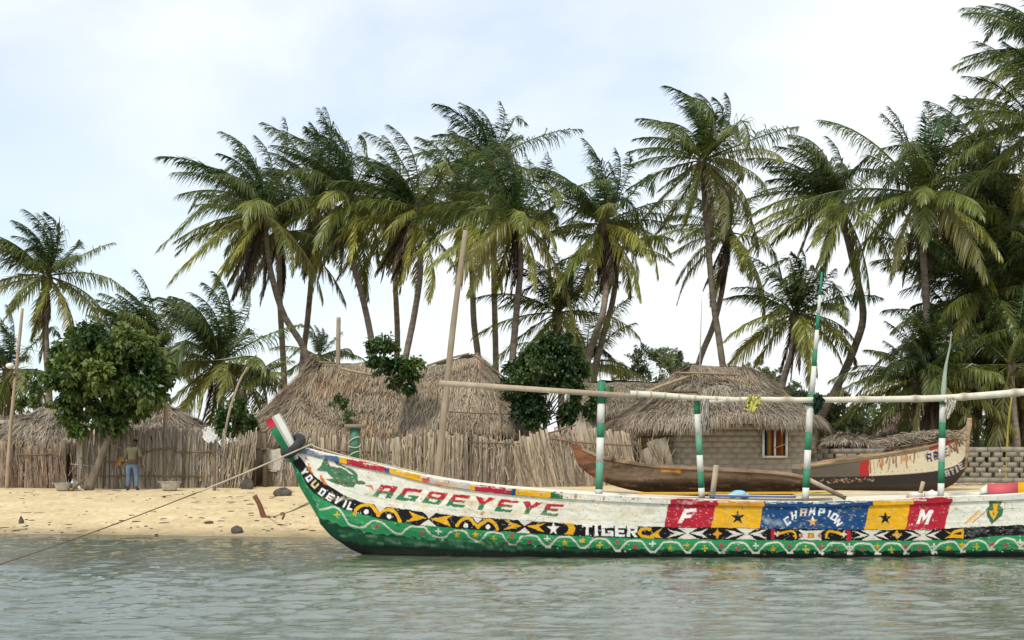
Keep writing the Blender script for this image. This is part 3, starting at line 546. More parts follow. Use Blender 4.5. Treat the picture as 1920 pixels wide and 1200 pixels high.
# things on and around the big boat
ax2 = nrm(ax + np.array([-.30, -.55, -.05])); mb = MB(); cc = P(549, 836, YB - .02); e1 = nrm(np.cross(ax2, [0, 1, 0])); e2 = np.cross(ax2, e1)
th = np.arange(40) * 2 * math.pi / 40; ph = np.arange(14) * 2 * math.pi / 14; rad = e1 * np.cos(th)[:, None] + e2 * np.sin(th)[:, None]
v = cc + rad[:, None] * (.21 + .086 * np.cos(ph)[None, :, None]) + ax2 * (.10 * np.sin(ph))[None, :, None]
v = np.concatenate([v, v[:1]]); mb.grid(v, True)
tag(mb.build("tyre", M["rubber"], None, cc), "black rubber tyre hung round the neck of the green and red prow", "tyre")
def ropeline(p0, p1, sag, n=30, lat=0):
    t_ = np.linspace(0, 1, n)[:, None]; p = np.asarray(p0) * (1 - t_) + np.asarray(p1) * t_; p[:, 2] -= sag * 4 * (t_ * (1 - t_))[:, 0]; return p
p0 = P(583, 833, YB - .1); p1 = P(-60, 1080, 24.0); p1[2] = -.05
mb = MB(); q = ropeline(p0, p1, .10, 60); tt = np.linspace(0, 1, 60); mb.tube(q, np.interp(tt, [0, .33, .42, 1], [.016, .016, .010, .010]), 6, np.where(tt[:, None] < .36, (.52, .47, .34), (.15, .115, .08)))
mb.tube(spline([p0, P(600, 841, YB - .15), P(660, 858, YB - .2), P(720, 871, YB - .35), P(800, 889, YB - .45)], 30), .014, 6, (.52, .47, .34))
tag(mb.build("mooring_rope", M["cloth"], None, p0), "pale mooring rope running taut from the tyre at the bow down to the left", "rope")
def cloth(name, label, pts, Y, wd, col, seed, cat="cloth", fold=.03, mat="cloth"):
    """hanging cloth: centre line in photo pixels, widths in metres, with folds in depth"""
    rr_ = np.random.default_rng(seed); p = spline([P(*q, Y) for q in pts], 14); n = 13; u_ = np.linspace(-.5, .5, n); wv = np.interp(np.linspace(0, 1, 14), np.linspace(0, 1, len(wd)), wd)
    v = p[:, None] + np.stack([u_[None] * wv[:, None] * (1 + .15 * rr_.normal(size=(14, 1))), fold * np.sin(u_[None] * 22 + rr_.uniform(0, 6) + np.arange(14)[:, None] * .35), .03 * np.sin(u_[None] * 9 + seed) + .02 * rr_.normal(size=(14, n))], -1)
    mb = MB(); c = np.array(col) * (1 + .0 * v[..., :1]) * np.ones_like(v); mb.grid(v, False, c); v2 = v + np.array([0, .012, 0]); mb.grid(np.ascontiguousarray(v2[:, ::-1]), False, c)
    for e in (0, -1): mb.grid(np.stack([v[:, e], v2[:, e]]), False, c[:2, :14] if False else np.array(col) * np.ones((2, 14, 3)))
    return tag(mb.build(name, M[mat], None, p[0]), label, cat)
cloth("rag", "yellow rag draped over the bamboo pole between two posts", [(1413,744),(1413,752),(1412,762),(1410,772)], YP - .2, [.22, .30, .26, .12], (.60, .55, .16), 3)
cloth("rag", "dirty white rag hanging beside the right striped post", [(1780,747),(1783,757),(1781,768),(1776,782)], YP - .2, [.14, .2, .2, .08], (.55, .52, .42), 4)
cloth("net_bundle", "dark green net bundled on the striped post under the mast", [(1532,741),(1536,752),(1533,764),(1530,777)], YP - .22, [.14, .2, .17, .08], (.02, .045, .03), 5, "net", .05)
mb = MB(); r = np.random.default_rng(9)
for i in range(46):
    a = P(1318 + r.uniform(0, 10), 748, YP - .18 + r.uniform(-.05, .05)); b_ = P(1321 + r.uniform(-6, 12), r.uniform(785, 808), YP - .18 + r.uniform(-.07, .07)); md = (a + b_) / 2 + [r.uniform(-.04, .04), 0, 0]
    mb.tube(spline([a, md, b_], 6), .008, 5, [(.55, .52, .45), (.06, .05, .05), (.4, .36, .3)][i % 3])
tag(mb.build("rope_tassel", M["cloth"], None, P(1322, 748, YP - .18)), "bundle of black and white cords hanging by the second striped post", "rope")
mb = MB().sphere(P(1385, 926, YB + .1), (.16, .15, .075), (.25, .50, .62), 14, 9); mb.sphere(P(1374, 929, YB + .05), (.11, .12, .05), (.3, .55, .66), 12, 7); mb.sphere(P(1396, 930, YB + .12), (.1, .12, .07), (.2, .45, .6), 12, 7)
tag(mb.build("plastic_bag", M["plastic"], None, P(1385, 930, YB + .1)), "light blue plastic bag stuffed among boards inside the boat", "bag")
def board(label, a, b_, wd, col, edge, Y, end=False):
    mb = MB(); p0 = P(*a, Y); p1 = P(*b_, Y); d = p1 - p0; n = 14; outl = []
    t_ = np.linspace(0, 1, n); hw = wd / 2 * np.where(t_ > .9, np.sqrt(np.clip(1 - ((t_ - .9) / .1) ** 2, .02, 1)), 1) if end else np.full(n, wd / 2)
    for zz, c in ((.03, col), (-.01, edge)):
        L0 = p0 + d * t_[:, None] + np.array([0, 1, 0]) * -hw[:, None] + [0, 0, zz]; L1 = p0 + d * t_[:, None] + np.array([0, 1, 0]) * hw[:, None] + [0, 0, zz]; outl.append((L0, L1))
    (a0, a1), (b0, b1) = outl
    mb.grid(np.stack([a0, a1], 1), False, np.array(col) * np.ones((n, 2, 3))); mb.grid(np.stack([b0, a0], 1), False, np.array(edge) * np.ones((n, 2, 3))); mb.grid(np.stack([a1, b1], 1), False, np.array(edge) * np.ones((n, 2, 3)))
    mb.add([a0[0], a1[0], b1[0], b0[0]], [(0, 3, 2, 1)], edge); mb.add([a0[-1], a1[-1], b1[-1], b0[-1]], [(0, 1, 2, 3)], edge)
    return tag(mb.build("board", M["boat_paint"], None, p0, smooth=False), label, "board")
board("white board with a rounded blue edged end lying along the gunwale above the flags", (1330, 930), (1492, 932.5), .40, WHITE, (.10,.14,.30), YB - .25, True)
board("pale plank lying inside the boat behind the rounded white board", (1490, 929), (1700, 927), .3, (.6, .56, .46), (.6, .55, .4), YB + .2)
board("yellow edged plank inside the boat between the second and third posts", (1195, 926), (1560, 925), .25, (.66, .38, .05), YEL, YB + .55)
for px, lab in ((1715, "small white foam block lying on the gunwale, left of the pair"), (1747, "peaked white foam block lying on the gunwale, right of the pair")):
    mb = MB(); p = P(px, 929, YB + .35); pk = .12 if px > 1730 else .07
    v = [(-.15,-.1,-.1),(.15,-.1,-.1),(.15,.1,-.1),(-.15,.1,-.1),(-.13,-.08,.04),(.14,-.08,.03),(.13,.08,.05),(-.13,.08,.04),(0,-.02,pk)]
    mb.add(np.array(v) + p, BOXF[:1] + BOXF[2:], (.72, .70, .66)); mb.add(np.array(v) + p, [(4,5,8),(5,6,8),(6,7,8),(7,4,8)], (.72, .70, .66)); tag(mb.build("foam_block", M["plastic"], None, p, smooth=False), lab, "foam block", "foam blocks on the boat")
tag(MB().obox(P(1724, 930, YB + .4), P(1731, 903, YB + .4), .07, .05, (1.3, 1.2, 1.05)).build("paddle_handle", M["wood"], None, P(1724, 930, YB + .4), smooth=False), "short pale wooden handle sticking up behind the foam blocks", "handle")

# ------------------------------------------------------------------ thatched huts
def ring_eave(c, rx, ry, z, power=2.6, lift=None, rot=0.0):
    """rounded-rectangle eave around centre c"""
    def f(th):
        ct, st = np.cos(th), np.sin(th); q = (np.abs(ct) ** power + np.abs(st) ** power) ** (-1 / power)
        x = rx * ct * q; y = ry * st * q; cr, sr = math.cos(rot), math.sin(rot)
        zz = z + 0 * th + (lift(th) if lift else 0)
        return np.stack([c[0] + x * cr - y * sr, c[1] + x * sr + y * cr, zz], -1)
    return f
def thatch(name, parent, eave, ra, rb, n, seed, belly=.25, rough=.10, base=(.30, .245, .175), patch=(.22, .13, .075), pamt=.5, slen=(.35, .75), swid=.022, fringe=.25, thick=.28, shag=.06, mat="thatch", courses=7):
    r = np.random.default_rng(seed); ra = np.asarray(ra, float); rb = np.asarray(rb, float); d = rb - ra; q = max((d[:2] @ d[:2]), 1e-6)
    def S(th, v):
        e = eave(th); t_ = np.clip(((e[..., :2] - ra[:2]) @ d[:2]) / q, 0, 1); rdg = ra + d * t_[..., None]
        out = nrm((e - rdg) * [1, 1, 0]); v_ = v[..., None]
        p = rdg * (1 - v_) + e * v_ + out * belly * np.sin(math.pi * np.clip(v_, 0, 1)) * .6 + np.array([0, 0, 1.]) * belly * np.sin(math.pi * np.clip(v_, 0, 1))
        k = rough * (sn(th * 3.2, v * 5, seed, 1.5) + .6 * sn(th * 9, v * 9, seed + 1, 1.3)); saw = ((v * courses + .35 * sn(th * 4, v * 0, seed + 2, 2)) % 1.0) * shag
        return p + (out * .6 + np.array([0, 0, .8])) * (k + saw)[..., None], out
    th = np.linspace(0, 2 * math.pi, 130); v = np.linspace(0, 1, 26); T, V = np.meshgrid(th, v, indexing="ij")
    p, out = S(T, V); inner = p[:, -1] * 1.0 - out[:, -1] * .35 + [0, 0, -.02]; top_in = p[:, 0] * .5 + inner * .5 - [0, 0, .3]
    p = np.concatenate([p, (p[:, -1] - [0, 0, thick * .5])[:, None], inner[:, None]], 1); cbase = np.array(base) * .55 * np.ones(p.shape)
    mb = MB(); mb.grid(np.ascontiguousarray(p[:, ::-1]) if False else p[::-1], False, cbase)
    # straws
    th = r.uniform(0, 2 * math.pi, n * 2); e = eave(th); keep = r.random(n * 2) < np.where(e[:, 1] < (ra[1] + rb[1]) / 2 + .6, 1, .22); th = th[keep][:n]; n = len(th)
    v0 = r.random(n) ** .75; v0[: n // 6] = r.uniform(.86, 1.0, n // 6)
    p0, out = S(th, v0); ln = r.uniform(*slen, n); p1_, _ = S(th + r.normal(0, .02, n), np.minimum(v0 + .12, 1.06)); dr = nrm(p1_ - p0); tw = r.normal(0, 1, (n, 3)) * .16; dr = nrm(dr + tw)
    lift = r.uniform(0, 1, n)[:, None] ** 2 * .07; nv = nrm(out * .5 + [0, 0, .8]); p0 = p0 + nv * (.01 + lift * .4); over = np.clip((v0 - .84) / .16, 0, 1)[:, None]
    dr2 = nrm(dr + np.array([0, 0, -1.]) * fringe * 3 * over + r.normal(0, .12, (n, 3)) * over); mid = p0 + dr * ln[:, None] * .5 + nv * lift; end = mid + dr2 * (ln * .5)[:, None]
    wv = nrm(np.cross(dr, nv)); wd = (swid * r.uniform(.5, 1.4, n))[:, None]
    verts = np.stack([p0 - wv * wd, p0 + wv * wd, mid - wv * wd * .8, mid + wv * wd * .8, end - wv * wd * .2, end + wv * wd * .2], 1)
    i = np.arange(n)[:, None] * 6; f = np.concatenate([i + [[0, 1, 3, 2]], i + [[2, 3, 5, 4]]])
    pt = np.clip(.5 + .8 * sn(th * 2.5, v0 * 5, seed + 5, 1.4), 0, 1)[:, None] * pamt; col = np.array(base) * (1 - pt) + np.array(patch) * pt; col = col * r.uniform(.55, 1.35, (n, 1))
    gr = r.random(n) < .12; col[gr] = np.array((.40, .36, .29)) * r.uniform(.7, 1.1, (gr.sum(), 1))
    mb.add(verts.reshape(-1, 3), f, np.repeat(col, 6, 0)); return mb.build(name, M[mat], parent, smooth=False)
def prism(foot, z0, z1, col, th=.18):
    """wall ring of a footprint polygon with thickness"""
    mb = MB(); p = np.asarray(foot, float); c = p.mean(0); q = p + nrm(c - p) * th * 1.4; n = len(p)
    v = np.concatenate([np.c_[p, np.full(n, z0)], np.c_[p, np.full(n, z1)], np.c_[q, np.full(n, z0)], np.c_[q, np.full(n, z1)]]); f = []
    for i in range(n):
        j = (i + 1) % n; f += [(i, j, n + j, n + i), (2*n + j, 2*n + i, 3*n + i, 3*n + j), (n + i, n + j, 3*n + j, 3*n + i)]
    return mb.add(v, f, col)
def xz(px, py, Y): return (px - CX) * Y / F, H - (py - HY) * Y / F

# main long hut: two joined thatched roofs
hx, _ = xz(680, 0, 53)
hut = thing("thatched_hut", "largest thatched hut, two shaggy roof humps joined, rising behind the prow", "hut", (hx, 54, 1.0))
cA = P(640, 0, 54.3); liftA = lambda th: .55 * np.clip(-np.cos(th) - .55, 0, 1) / .45 + .12 * sn(th, th * 0, 4, 3)
thatch("roof", hut, ring_eave((cA[0] + .25, 54.3), 3.6, 3.0, 2.62, 2.8, liftA), P(604, 682, 54.6), P(800, 690, 54.4), 26000, 21, .05, .13, pamt=.6, swid=.014, slen=(.3, .8), base=(.335, .275, .195), patch=(.235, .15, .085))
cB = P(876, 0, 52.2)
thatch("roof", hut, ring_eave((cB[0], 52.2), 2.45, 2.15, 2.90, 2.6, lambda th: .10 * sn(th, th * 0, 8, 3)), P(780, 694, 52.3), P(892, 666, 52.3), 15000, 31, .07, .07, pamt=.35, base=(.335, .28, .205), swid=.013)
MB().tube(spline([P(640, 691, 52.8), P(665, 697, 52.5), P(700, 703, 52.4), P(716, 703, 52.4)], 20), [.055] * 20, 7, (.9, .8, .7)).build("ridge_pole", M["wood"], hut)
MB().tube([P(598, 679, 54.3), P(630, 681, 54.2)], .04, 6, (.7, .6, .5)).build("ridge_pole", M["wood"], hut)
MB().tube([P(800, 686, 51.4), P(842, 672, 51.4), P(880, 663, 51.5)], .04, 6, (.9, .8, .65)).build("ridge_pole", M["wood"], hut)
MB().tube(spline([P(884, 664, 51.3), P(915, 684, 50.6), P(945, 708, 50.3)], 10), .035, 6, (.55, .45, .35)).build("ridge_pole", M["wood"], hut)
MB().tube(spline([P(838, 772, 50.15), P(900, 775, 50.0), P(975, 777, 50.2)], 10), .022, 6, (.5, .4, .3)).build("batten", M["wood"], hut)
MB().tube(spline([P(926, 735, 50.2), P(935, 770, 50.0), P(939, 820, 49.9), P(941, 850, 49.7)], 10), .02, 6, (1.1, 1.0, .85)).build("stick", M["wood"], hut)
for px, py in ((612, 768), (625, 773), (757, 800), (700, 785)):
    pass
f0 = [(P(480, 0, 52.2)[0], 52.2), (P(800, 0, 52.0)[0], 52.0), (P(800, 0, 56.5)[0], 56.5), (P(505, 0, 56.5)[0], 56.5)]
prism(f0, .8, 2.75, (.62, .55, .46)).build("wall", M["reed"], hut, smooth=False)
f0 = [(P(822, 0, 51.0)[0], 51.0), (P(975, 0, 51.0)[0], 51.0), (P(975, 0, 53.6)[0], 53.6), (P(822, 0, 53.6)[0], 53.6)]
prism(f0, .8, 3.05, (.10, .08, .06)).build("wall", M["reed"], hut, smooth=False)  # near-black tint carries the shade under this eave

# block hut on the right
hx, _ = xz(1350, 0, 53)
hut2 = thing("block_hut", "grey block hut under rounded shaggy thatch with a small striped curtained window", "hut", (hx, 53, 1.0))
cC = P(1340, 0, 53)
thatch("roof", hut2, ring_eave((cC[0], 53), 3.78, 3.6, 3.02, 2.4, lambda th: .10 * sn(th, th * 0, 12, 3) + .12 * np.clip(np.cos(th + .4), 0, 1)), P(1296, 690, 53), P(1392, 688, 53), 22000, 41, .03, .10, swid=.014, base=(.30, .255, .195), patch=(.25, .175, .11), pamt=.55, fringe=.32, shag=.07)
MB().tube(spline([P(1196, 746, 50.5), P(1230, 728, 51.2), P(1290, 706, 51.8)], 12), np.linspace(.09, .05, 12), 7, (.95, .85, .7)).build("ridge_pole", M["wood"], hut2)
MB().tube([P(1266, 699, 51.9), P(1330, 700, 51.6), P(1382, 703, 51.5)], .04, 6, (.85, .75, .6)).build("ridge_pole", M["wood"], hut2)
MB().tube([P(1236, 734, 50.6), P(1308, 735, 50.3)], .045, 6, (.35, .28, .22)).build("batten", M["wood"], hut2)
A = np.array((P(1264, 0, 50.4)[0], 50.4)); Bp = np.array((P(1512, 0, 50.6)[0], 50.6)); Cp = np.array((P(1505, 0, 56)[0], 56.0)); D = np.array((P(1198, 0, 53.5)[0], 53.5))
def block_wall(a, b_, z0, z1, bw, bh, hole=None, gap=None, th=.16, col=(1, 1, 1), seed=1, mort=.012):
    """courses of concrete blocks along a plan line; gap(row, k, x)->True leaves the block out"""
    a = np.array([*a, 0.0]); b_ = np.array([*b_, 0.0]); Lw = np.linalg.norm(b_ - a); d = (b_ - a) / Lw; nn = np.array([d[1], -d[0], 0]); mb = MB(); r = np.random.default_rng(seed)
    mb.add([q for x in (0, Lw) for q in (a + d*x + nn*(-.02) + [0,0,z0], a + d*x - nn*th + [0,0,z0], a + d*x - nn*th + [0,0,z1], a + d*x + nn*(-.02) + [0,0,z1])], [(0,4,7,3),(3,7,6,2),(1,2,6,5),(0,3,2,1),(4,5,6,7)], (.62,.60,.56)) if gap is None and hole is None else None
    if hole:
        h0, h1, g0, g1 = hole
        for (p_, q_, s_, t_) in ((0, h0, z0, z1), (h1, Lw, z0, z1), (h0, h1, z0, g0), (h0, h1, g1, z1)):
            v = [a + d * xx + nn * off + [0, 0, zz] for zz in (s_, t_) for xx, off in ((p_, -.004), (q_, -.004), (q_, -th + .01), (p_, -th + .01))]; mb.add(v, BOXF, (.72, .70, .66))
    nr = int(round((z1 - z0) / bh)); 
    for i in range(nr):
        x = -bw * .5 * (i % 2); k = 0
        while x < Lw:
            xa, xb = max(x + mort, 0), min(x + bw - mort, Lw); za, zb = z0 + i * bh + mort, z0 + (i + 1) * bh - mort; x += bw; k += 1
            if xb - xa < .03 or (gap and gap(i, k, xa)): continue
            segs = [(xa, xb, za, zb)]
            if hole:
                h0, h1, g0, g1 = hole; ns_ = []
                for (p_, q_, s_, t_) in segs:
                    if q_ <= h0 or p_ >= h1 or t_ <= g0 or s_ >= g1: ns_.append((p_, q_, s_, t_)); continue
                    if p_ < h0: ns_.append((p_, h0, s_, t_))
                    if q_ > h1: ns_.append((h1, q_, s_, t_))
                    m0, m1 = max(p_, h0), min(q_, h1)
                    if s_ < g0: ns_.append((m0, m1, s_, g0))
                    if t_ > g1: ns_.append((m0, m1, g1, t_))
                segs = ns_
            cc_ = np.array(col) * r.uniform(.975, 1.025)
            for (p_, q_, s_, t_) in segs:
                v = []
                for zz in (s_, t_):
                    for xx, off in ((p_, 0), (q_, 0), (q_, -th), (p_, -th)): v.append(a + d * xx + nn * off + [0, 0, zz])
                mb.add(v, BOXF, cc_)
    return mb
za, zb = 1.0, 3.25
wx0 = P(1431, 0, 50.5)[0] - A[0]; wx1 = P(1474, 0, 50.5)[0] - A[0]; zt = xz(0, 806, 50.5)[1]; zl = xz(0, 856, 50.5)[1]
block_wall(A, Bp, za, zb, .44, .205, (wx0, wx1, zl, zt), th=.17, mort=.0005, col=(.88, .88, .88)).build("wall", M["block"], hut2, smooth=False)
block_wall(D, A, za, zb, .44, .205, None, th=.17, mort=.0005, col=(.8, .8, .78)).build("wall", M["block"], hut2, smooth=False)
block_wall(Bp, Cp, za, zb, .44, .205, None, th=.17, mort=.0005).build("wall", M["block"], hut2, smooth=False)
mb = MB(); y0, y1 = 50.40, 50.56
for (a, b_, c, d) in ((wx0 - .04, wx0 + .03, zl - .04, zt + .02), (wx1 - .03, wx1 + .04, zl - .04, zt + .02), ((wx0 + wx1) / 2 - .03, (wx0 + wx1) / 2 + .03, zl + .03, zt)): mb.box((A[0] + a, y0, c), (A[0] + b_, y1, d), (.72, .70, .64))
mb.box((A[0] + wx0 + .03, y0, zl - .04), (A[0] + wx1 - .03, y1, zl + .03), (.72, .70, .64))
win = mb.build("window", M["plastic"], hut2, smooth=False)
mb = MB(); n = 60; u_ = np.linspace(0, 1, n); xx = A[0] + wx0 + .03 + u_ * (wx1 - wx0 - .06); bands = [(.04,.035,.05),(.035,.05,.10),(.40,.24,.05),(.42,.27,.05),(.20,.025,.07),(.30,.04,.04),(.05,.04,.04),(.22,.08,.03),(.35,.06,.03),(.42,.20,.04),(.05,.05,.07)]
cc = np.array([bands[int(q * 10.99)] for q in u_]); yy = 50.56 + .025 * np.sin(u_ * 38); v = np.stack([np.stack([xx, yy, np.full(n, zz)], 1) for zz in (zl + .03, (zl + zt) / 2, zt)], 1); mb.grid(np.ascontiguousarray(v[::-1]), False, np.repeat(cc[::-1][:, None], 3, 1)); v2 = v + np.array([0, .02, 0]); mb.grid(v2, False, np.repeat(cc[:, None], 3, 1))
mb.build("curtain", M["cloth"], win)
MB().tube([P(1452, 840, 50.35), P(1474, 832, 50.35)], .02, 6, (1.2, 1.1, .9)).build("stick", M["wood"], win)

def small_hut(name, label, pxc, Y, hw_px, eave_py, peak_py, seed, n=5000, peak_dx=0, flat=0, wallcol=(.4, .34, .27), base=(.30, .255, .20), depth=2.2):
    c = P(pxc, 0, Y); s_ = pm(Y); z = xz(0, eave_py, Y - depth * .8)[1]; o = thing(name, label, "hut", (c[0], Y, .95))
    thatch("roof", o, ring_eave((c[0], Y), hw_px / s_, depth, z, 2.6, lambda th: .05 * sn(th, th * 0, seed, 3)), P(pxc + peak_dx - flat, peak_py + 6, Y), P(pxc + peak_dx + flat, peak_py + 6, Y), n, seed, .05, .06, base=base, patch=(.16, .11, .075), pamt=.4, swid=.014, slen=(.25, .55), shag=.04)
    h = hw_px / s_ - .3; prism([(c[0] - h, Y - depth + .35), (c[0] + h, Y - depth + .35), (c[0] + h, Y + depth - .3), (c[0] - h, Y + depth - .3)], .8, z + .15, wallcol).build("wall", M["reed"], o, smooth=False); return o
small_hut("thatched_hut", "low thatched hut with a pointed roof behind the board fence at the far left edge", 92, 51.5, 108, 830, 762, 51, peak_dx=4, flat=14)
small_hut("thatched_hut", "small thatched hut behind the mango tree, its cone roof showing right of the crown", 290, 52, 112, 811, 752, 61, 5000, 6, 10)
small_hut("thatched_hut", "low flat thatched shed showing above the fence at the left picture edge", 10, 54, 60, 795, 774, 66, 1800, 0, 30)
small_hut("thatched_hut", "distant long thatch roof in the gap between the dense round tree and the block hut", 1160, 58, 105, 772, 710, 71, 4500, 0, 75, base=(.27, .23, .17))
small_hut("thatched_hut", "small thatched hut behind the block wall just right of the block hut", 1592, 55, 48, 833, 806, 76, 1600, 0, 14)
small_hut("thatched_hut", "half hidden thatched hut under the dark palms behind the beached painted boat", 1690, 58, 62, 815, 764, 78, 1800, 0, 10, base=(.2, .16, .115))

# ------------------------------------------------------------------ fences of palm mats, reeds and poles
def fence(name, label, line, strip, base, seed, stakes=(), rails=(), jag=.06, depth=.05, lean=0.0, var=.2, extra=None, group=None, tint=(.8, .8, .8)):
    """line: (px, py_top, Y) points; strips of reed from the ground up to the top line"""
    q = np.asarray(line, float); r = np.random.default_rng(seed); x = (q[:, 0] - CX) * q[:, 2] / F; o = thing(name, label, "fence", (x.mean(), q[:, 2].mean(), gz(q[:, 0].mean(), q[:, 2].mean())), group)
    ztop = H - (q[:, 1] - HY) * q[:, 2] / F; xs_ = []; xx = x[0]
    while xx < x[-1]: wd = strip * r.uniform(.6, 1.5); xs_.append((xx, wd)); xx += wd * .86
    mb = MB()
    for (xx, wd) in xs_:
        Y = np.interp(xx, x, q[:, 2]) + r.uniform(-depth, depth); zt_ = np.interp(xx, x, ztop) + r.normal(0, jag); zb_ = ground(xx, Y) - .05; ln = lean(xx) if callable(lean) else lean
        hgt = zt_ - zb_; k = 4; zz = zb_ + hgt * np.linspace(0, 1, k); dx = ln * (zz - zb_) + r.normal(0, .012, k).cumsum(); tw = r.normal(0, .15); th_ = .02
        bw = wd / 2 * np.array([1, 1, .97, .8 if jag > .03 else 1]); v = []
        for kk in range(k):
            cx = xx + dx[kk]; v += [(cx - bw[kk], Y - th_ + tw * bw[kk], zz[kk]), (cx + bw[kk], Y - th_ - tw * bw[kk], zz[kk]), (cx + bw[kk], Y + th_, zz[kk]), (cx - bw[kk], Y + th_, zz[kk])]
        f = [];
        for kk in range(k - 1):
            for e in range(4): f.append((kk*4 + e, kk*4 + (e+1) % 4, kk*4 + 4 + (e+1) % 4, kk*4 + 4 + e))
        f.append((k*4-4, k*4-3, k*4-2, k*4-1)); col = np.array(base) * r.uniform(1 - var, 1 + var) * np.array([1, r.uniform(.95, 1.03), r.uniform(.9, 1.05)])
        mb.add(v, f, col)
    Lx = x[-1] - x[0]; k = int(Lx * 62); fx = r.uniform(x[0], x[-1], k); fy = np.interp(fx, x, q[:, 2]) - depth - r.uniform(.02, .06, k); ft = np.interp(fx, x, ztop); g0_ = ground(fx, fy); u_ = r.random(k); fl = r.uniform(.25, .8, k)
    ln = np.array([lean(t_) for t_ in fx]) if callable(lean) else lean
    fz = g0_ + (ft - g0_) * u_; an = ln + r.normal(0, .16, k) + np.where(r.random(k) < .06, r.normal(0, .8, k), 0); b0 = np.stack([fx + ln * (fz - g0_), fy, fz], 1); dv = np.stack([np.sin(an), r.normal(0, .05, k) - .03, np.cos(an)], 1) * fl[:, None] * np.where(r.random(k) < .5, -1, 1)[:, None]
    e0 = b0 + dv; e0[:, 2] = np.clip(e0[:, 2], g0_ + .02, ft + .10); wv = np.stack([np.cos(an), 0 * an, -np.sin(an)], 1) * r.uniform(.006, .02, k)[:, None]; mb.add(np.stack([b0 - wv, b0 + wv, e0 + wv * .5, e0 - wv * .5], 1).reshape(-1, 3), np.arange(k)[:, None] * 4 + np.array([[0, 1, 2, 3]]), np.repeat(np.array(base) * r.uniform(.45, 1.4, (k, 1)), 4, 0))
    mb.build("matting", M["reed"], o, smooth=False)
    for (px0, py0, px1, py1, rad, cc_) in stakes:
        Y = np.interp((px0 - CX) * 47.5 / F, x, q[:, 2]) - .09; b0 = P(px0, py0, Y); b1 = P(px1, py1, Y); md = (b0 + b1) / 2 + [r.normal(0, .03), 0, 0]
        MB().tube(spline([b0, md, b1], 6), [rad, rad, rad * .95, rad * .9, rad * .85, rad * .8], 6, np.array(cc_)).build("stake", M["wood"], o)
    for pts in rails:
        Y = np.interp((pts[0][0] - CX) * 47.5 / F, x, q[:, 2]) - .13
        MB().tube(spline([P(a, b_, Y) for a, b_ in pts], 12), .026, 6, (.5, .42, .34)).build("rail", M["wood"], o)
    return o
BR = (.34, .295, .235); RDB = (.30, .225, .17)
r = np.random.default_rng(3)
fence("board_fence", "fence of reddish brown boards standing at the left edge of the beach", [(-480, 822, 48.6), (-90, 828, 48.3), (60, 836, 48.2), (122, 834, 48.2)], .24, RDB, 1, [(x, 912, x - 3, 826 + r.uniform(-4, 4), .022, (.75, .65, .5)) for x in (8, 38, 60, 84, 98)], [[(34, 853), (70, 853), (100, 851), (116, 860)]], jag=.06, var=.32, depth=.07)
fence("brushwood_screen", "ragged dark brushwood closing the gap between the board fence and the mat fence", [(112, 842, 48.8), (135, 826, 48.6), (156, 816, 48.3)], .06, (.13, .095, .065), 2, [(118, 912, 112, 838, .03, (.5, .35, .25)), (140, 912, 132, 850, .025, (.6, .5, .35))], jag=.12, lean=.12, var=.5, depth=.15)
st = []
for x in (150, 168, 190, 214, 232, 252, 272, 290, 308, 322, 338, 354, 370, 386): st.append((x + r.uniform(-3, 3), 914, x + r.uniform(2, 13), 798 + r.uniform(-2, 8), .019, (1.05, .95, .75) if r.random() < .4 else (.5, .43, .35)))
fence("mat_fence", "long fence of grey palm mats held by thin sticks behind the standing man", [(146, 806, 47.7), (260, 806, 47.7), (330, 804, 47.7), (408, 810, 47.7)], .10, BR, 3, st, [[(176, 866), (240, 867), (300, 893), (176, 892)][:2], [(180, 893), (260, 892), (380, 893)], [(262, 850), (296, 842), (332, 841)], [(326, 848), (360, 848), (396, 846), (398, 852)]], jag=.07, var=.22)
st = [(x + 2, 918, x + r.uniform(6, 22), 822 + r.uniform(-10, 8), .016, (.95, .85, .65)) for x in (408, 418, 430, 440, 452, 460)]
fence("brush_fence", "bundled brush fence leaning right beside the dark doorway posts", [(404, 812, 47.8), (432, 830, 47.7), (446, 822, 47.7), (470, 812, 47.8)], .035, (.34, .285, .215), 4, st, jag=.16, lean=.14, var=.3, depth=.1)
# gate posts left of the prow
o = thing("gateway", "dark wooden gateway posts with a small square opening left of the prow", "gateway", (P(490, 0, 48.2)[0], 48.2, gz(490, 48.2)))
for (a, b_, c, d, wd) in ((497, 922, 496, 812, .13), (478, 920, 479, 812, .07)): MB().obox(P(a, b_, 48.1), P(c, d, 48.1), wd, .1, (.42, .36, .3)).build("post", M["wood"], o, smooth=False)
MB().obox(P(476, 843, 48.0), P(500, 842, 48.0), .08, .1, (.4, .34, .28)).build("crossbar", M["wood"], o, smooth=False)
mb = MB(); p = P(484, 930, 48.7); mb.box((p[0] - .22, 48.7, .8), (p[0] + .3, 48.8, 2.75), (1, 1, 1)); mb.build("doorway_shade", M["dark_inside"], o, smooth=False)  # dark sheet standing in for the shade inside the opening
cloth("cloth_screen", "pale cloth hung beside the gateway posts behind the prow", [(515, 842), (515, 858), (516, 874), (517, 884)], 48.3, [.62, .64, .62, .55], (.55, .50, .43), 12, "cloth", .03)
fence("plank_fence", "weathered plank fence standing right behind the prow", [(500, 862, 48.6), (525, 870, 48.4), (600, 846, 48.2)], .14, (.34, .28, .21), 5, [(x, 925, x - 2, 850, .02, (.6, .5, .4)) for x in (535, 556, 572)], jag=.05, var=.3)
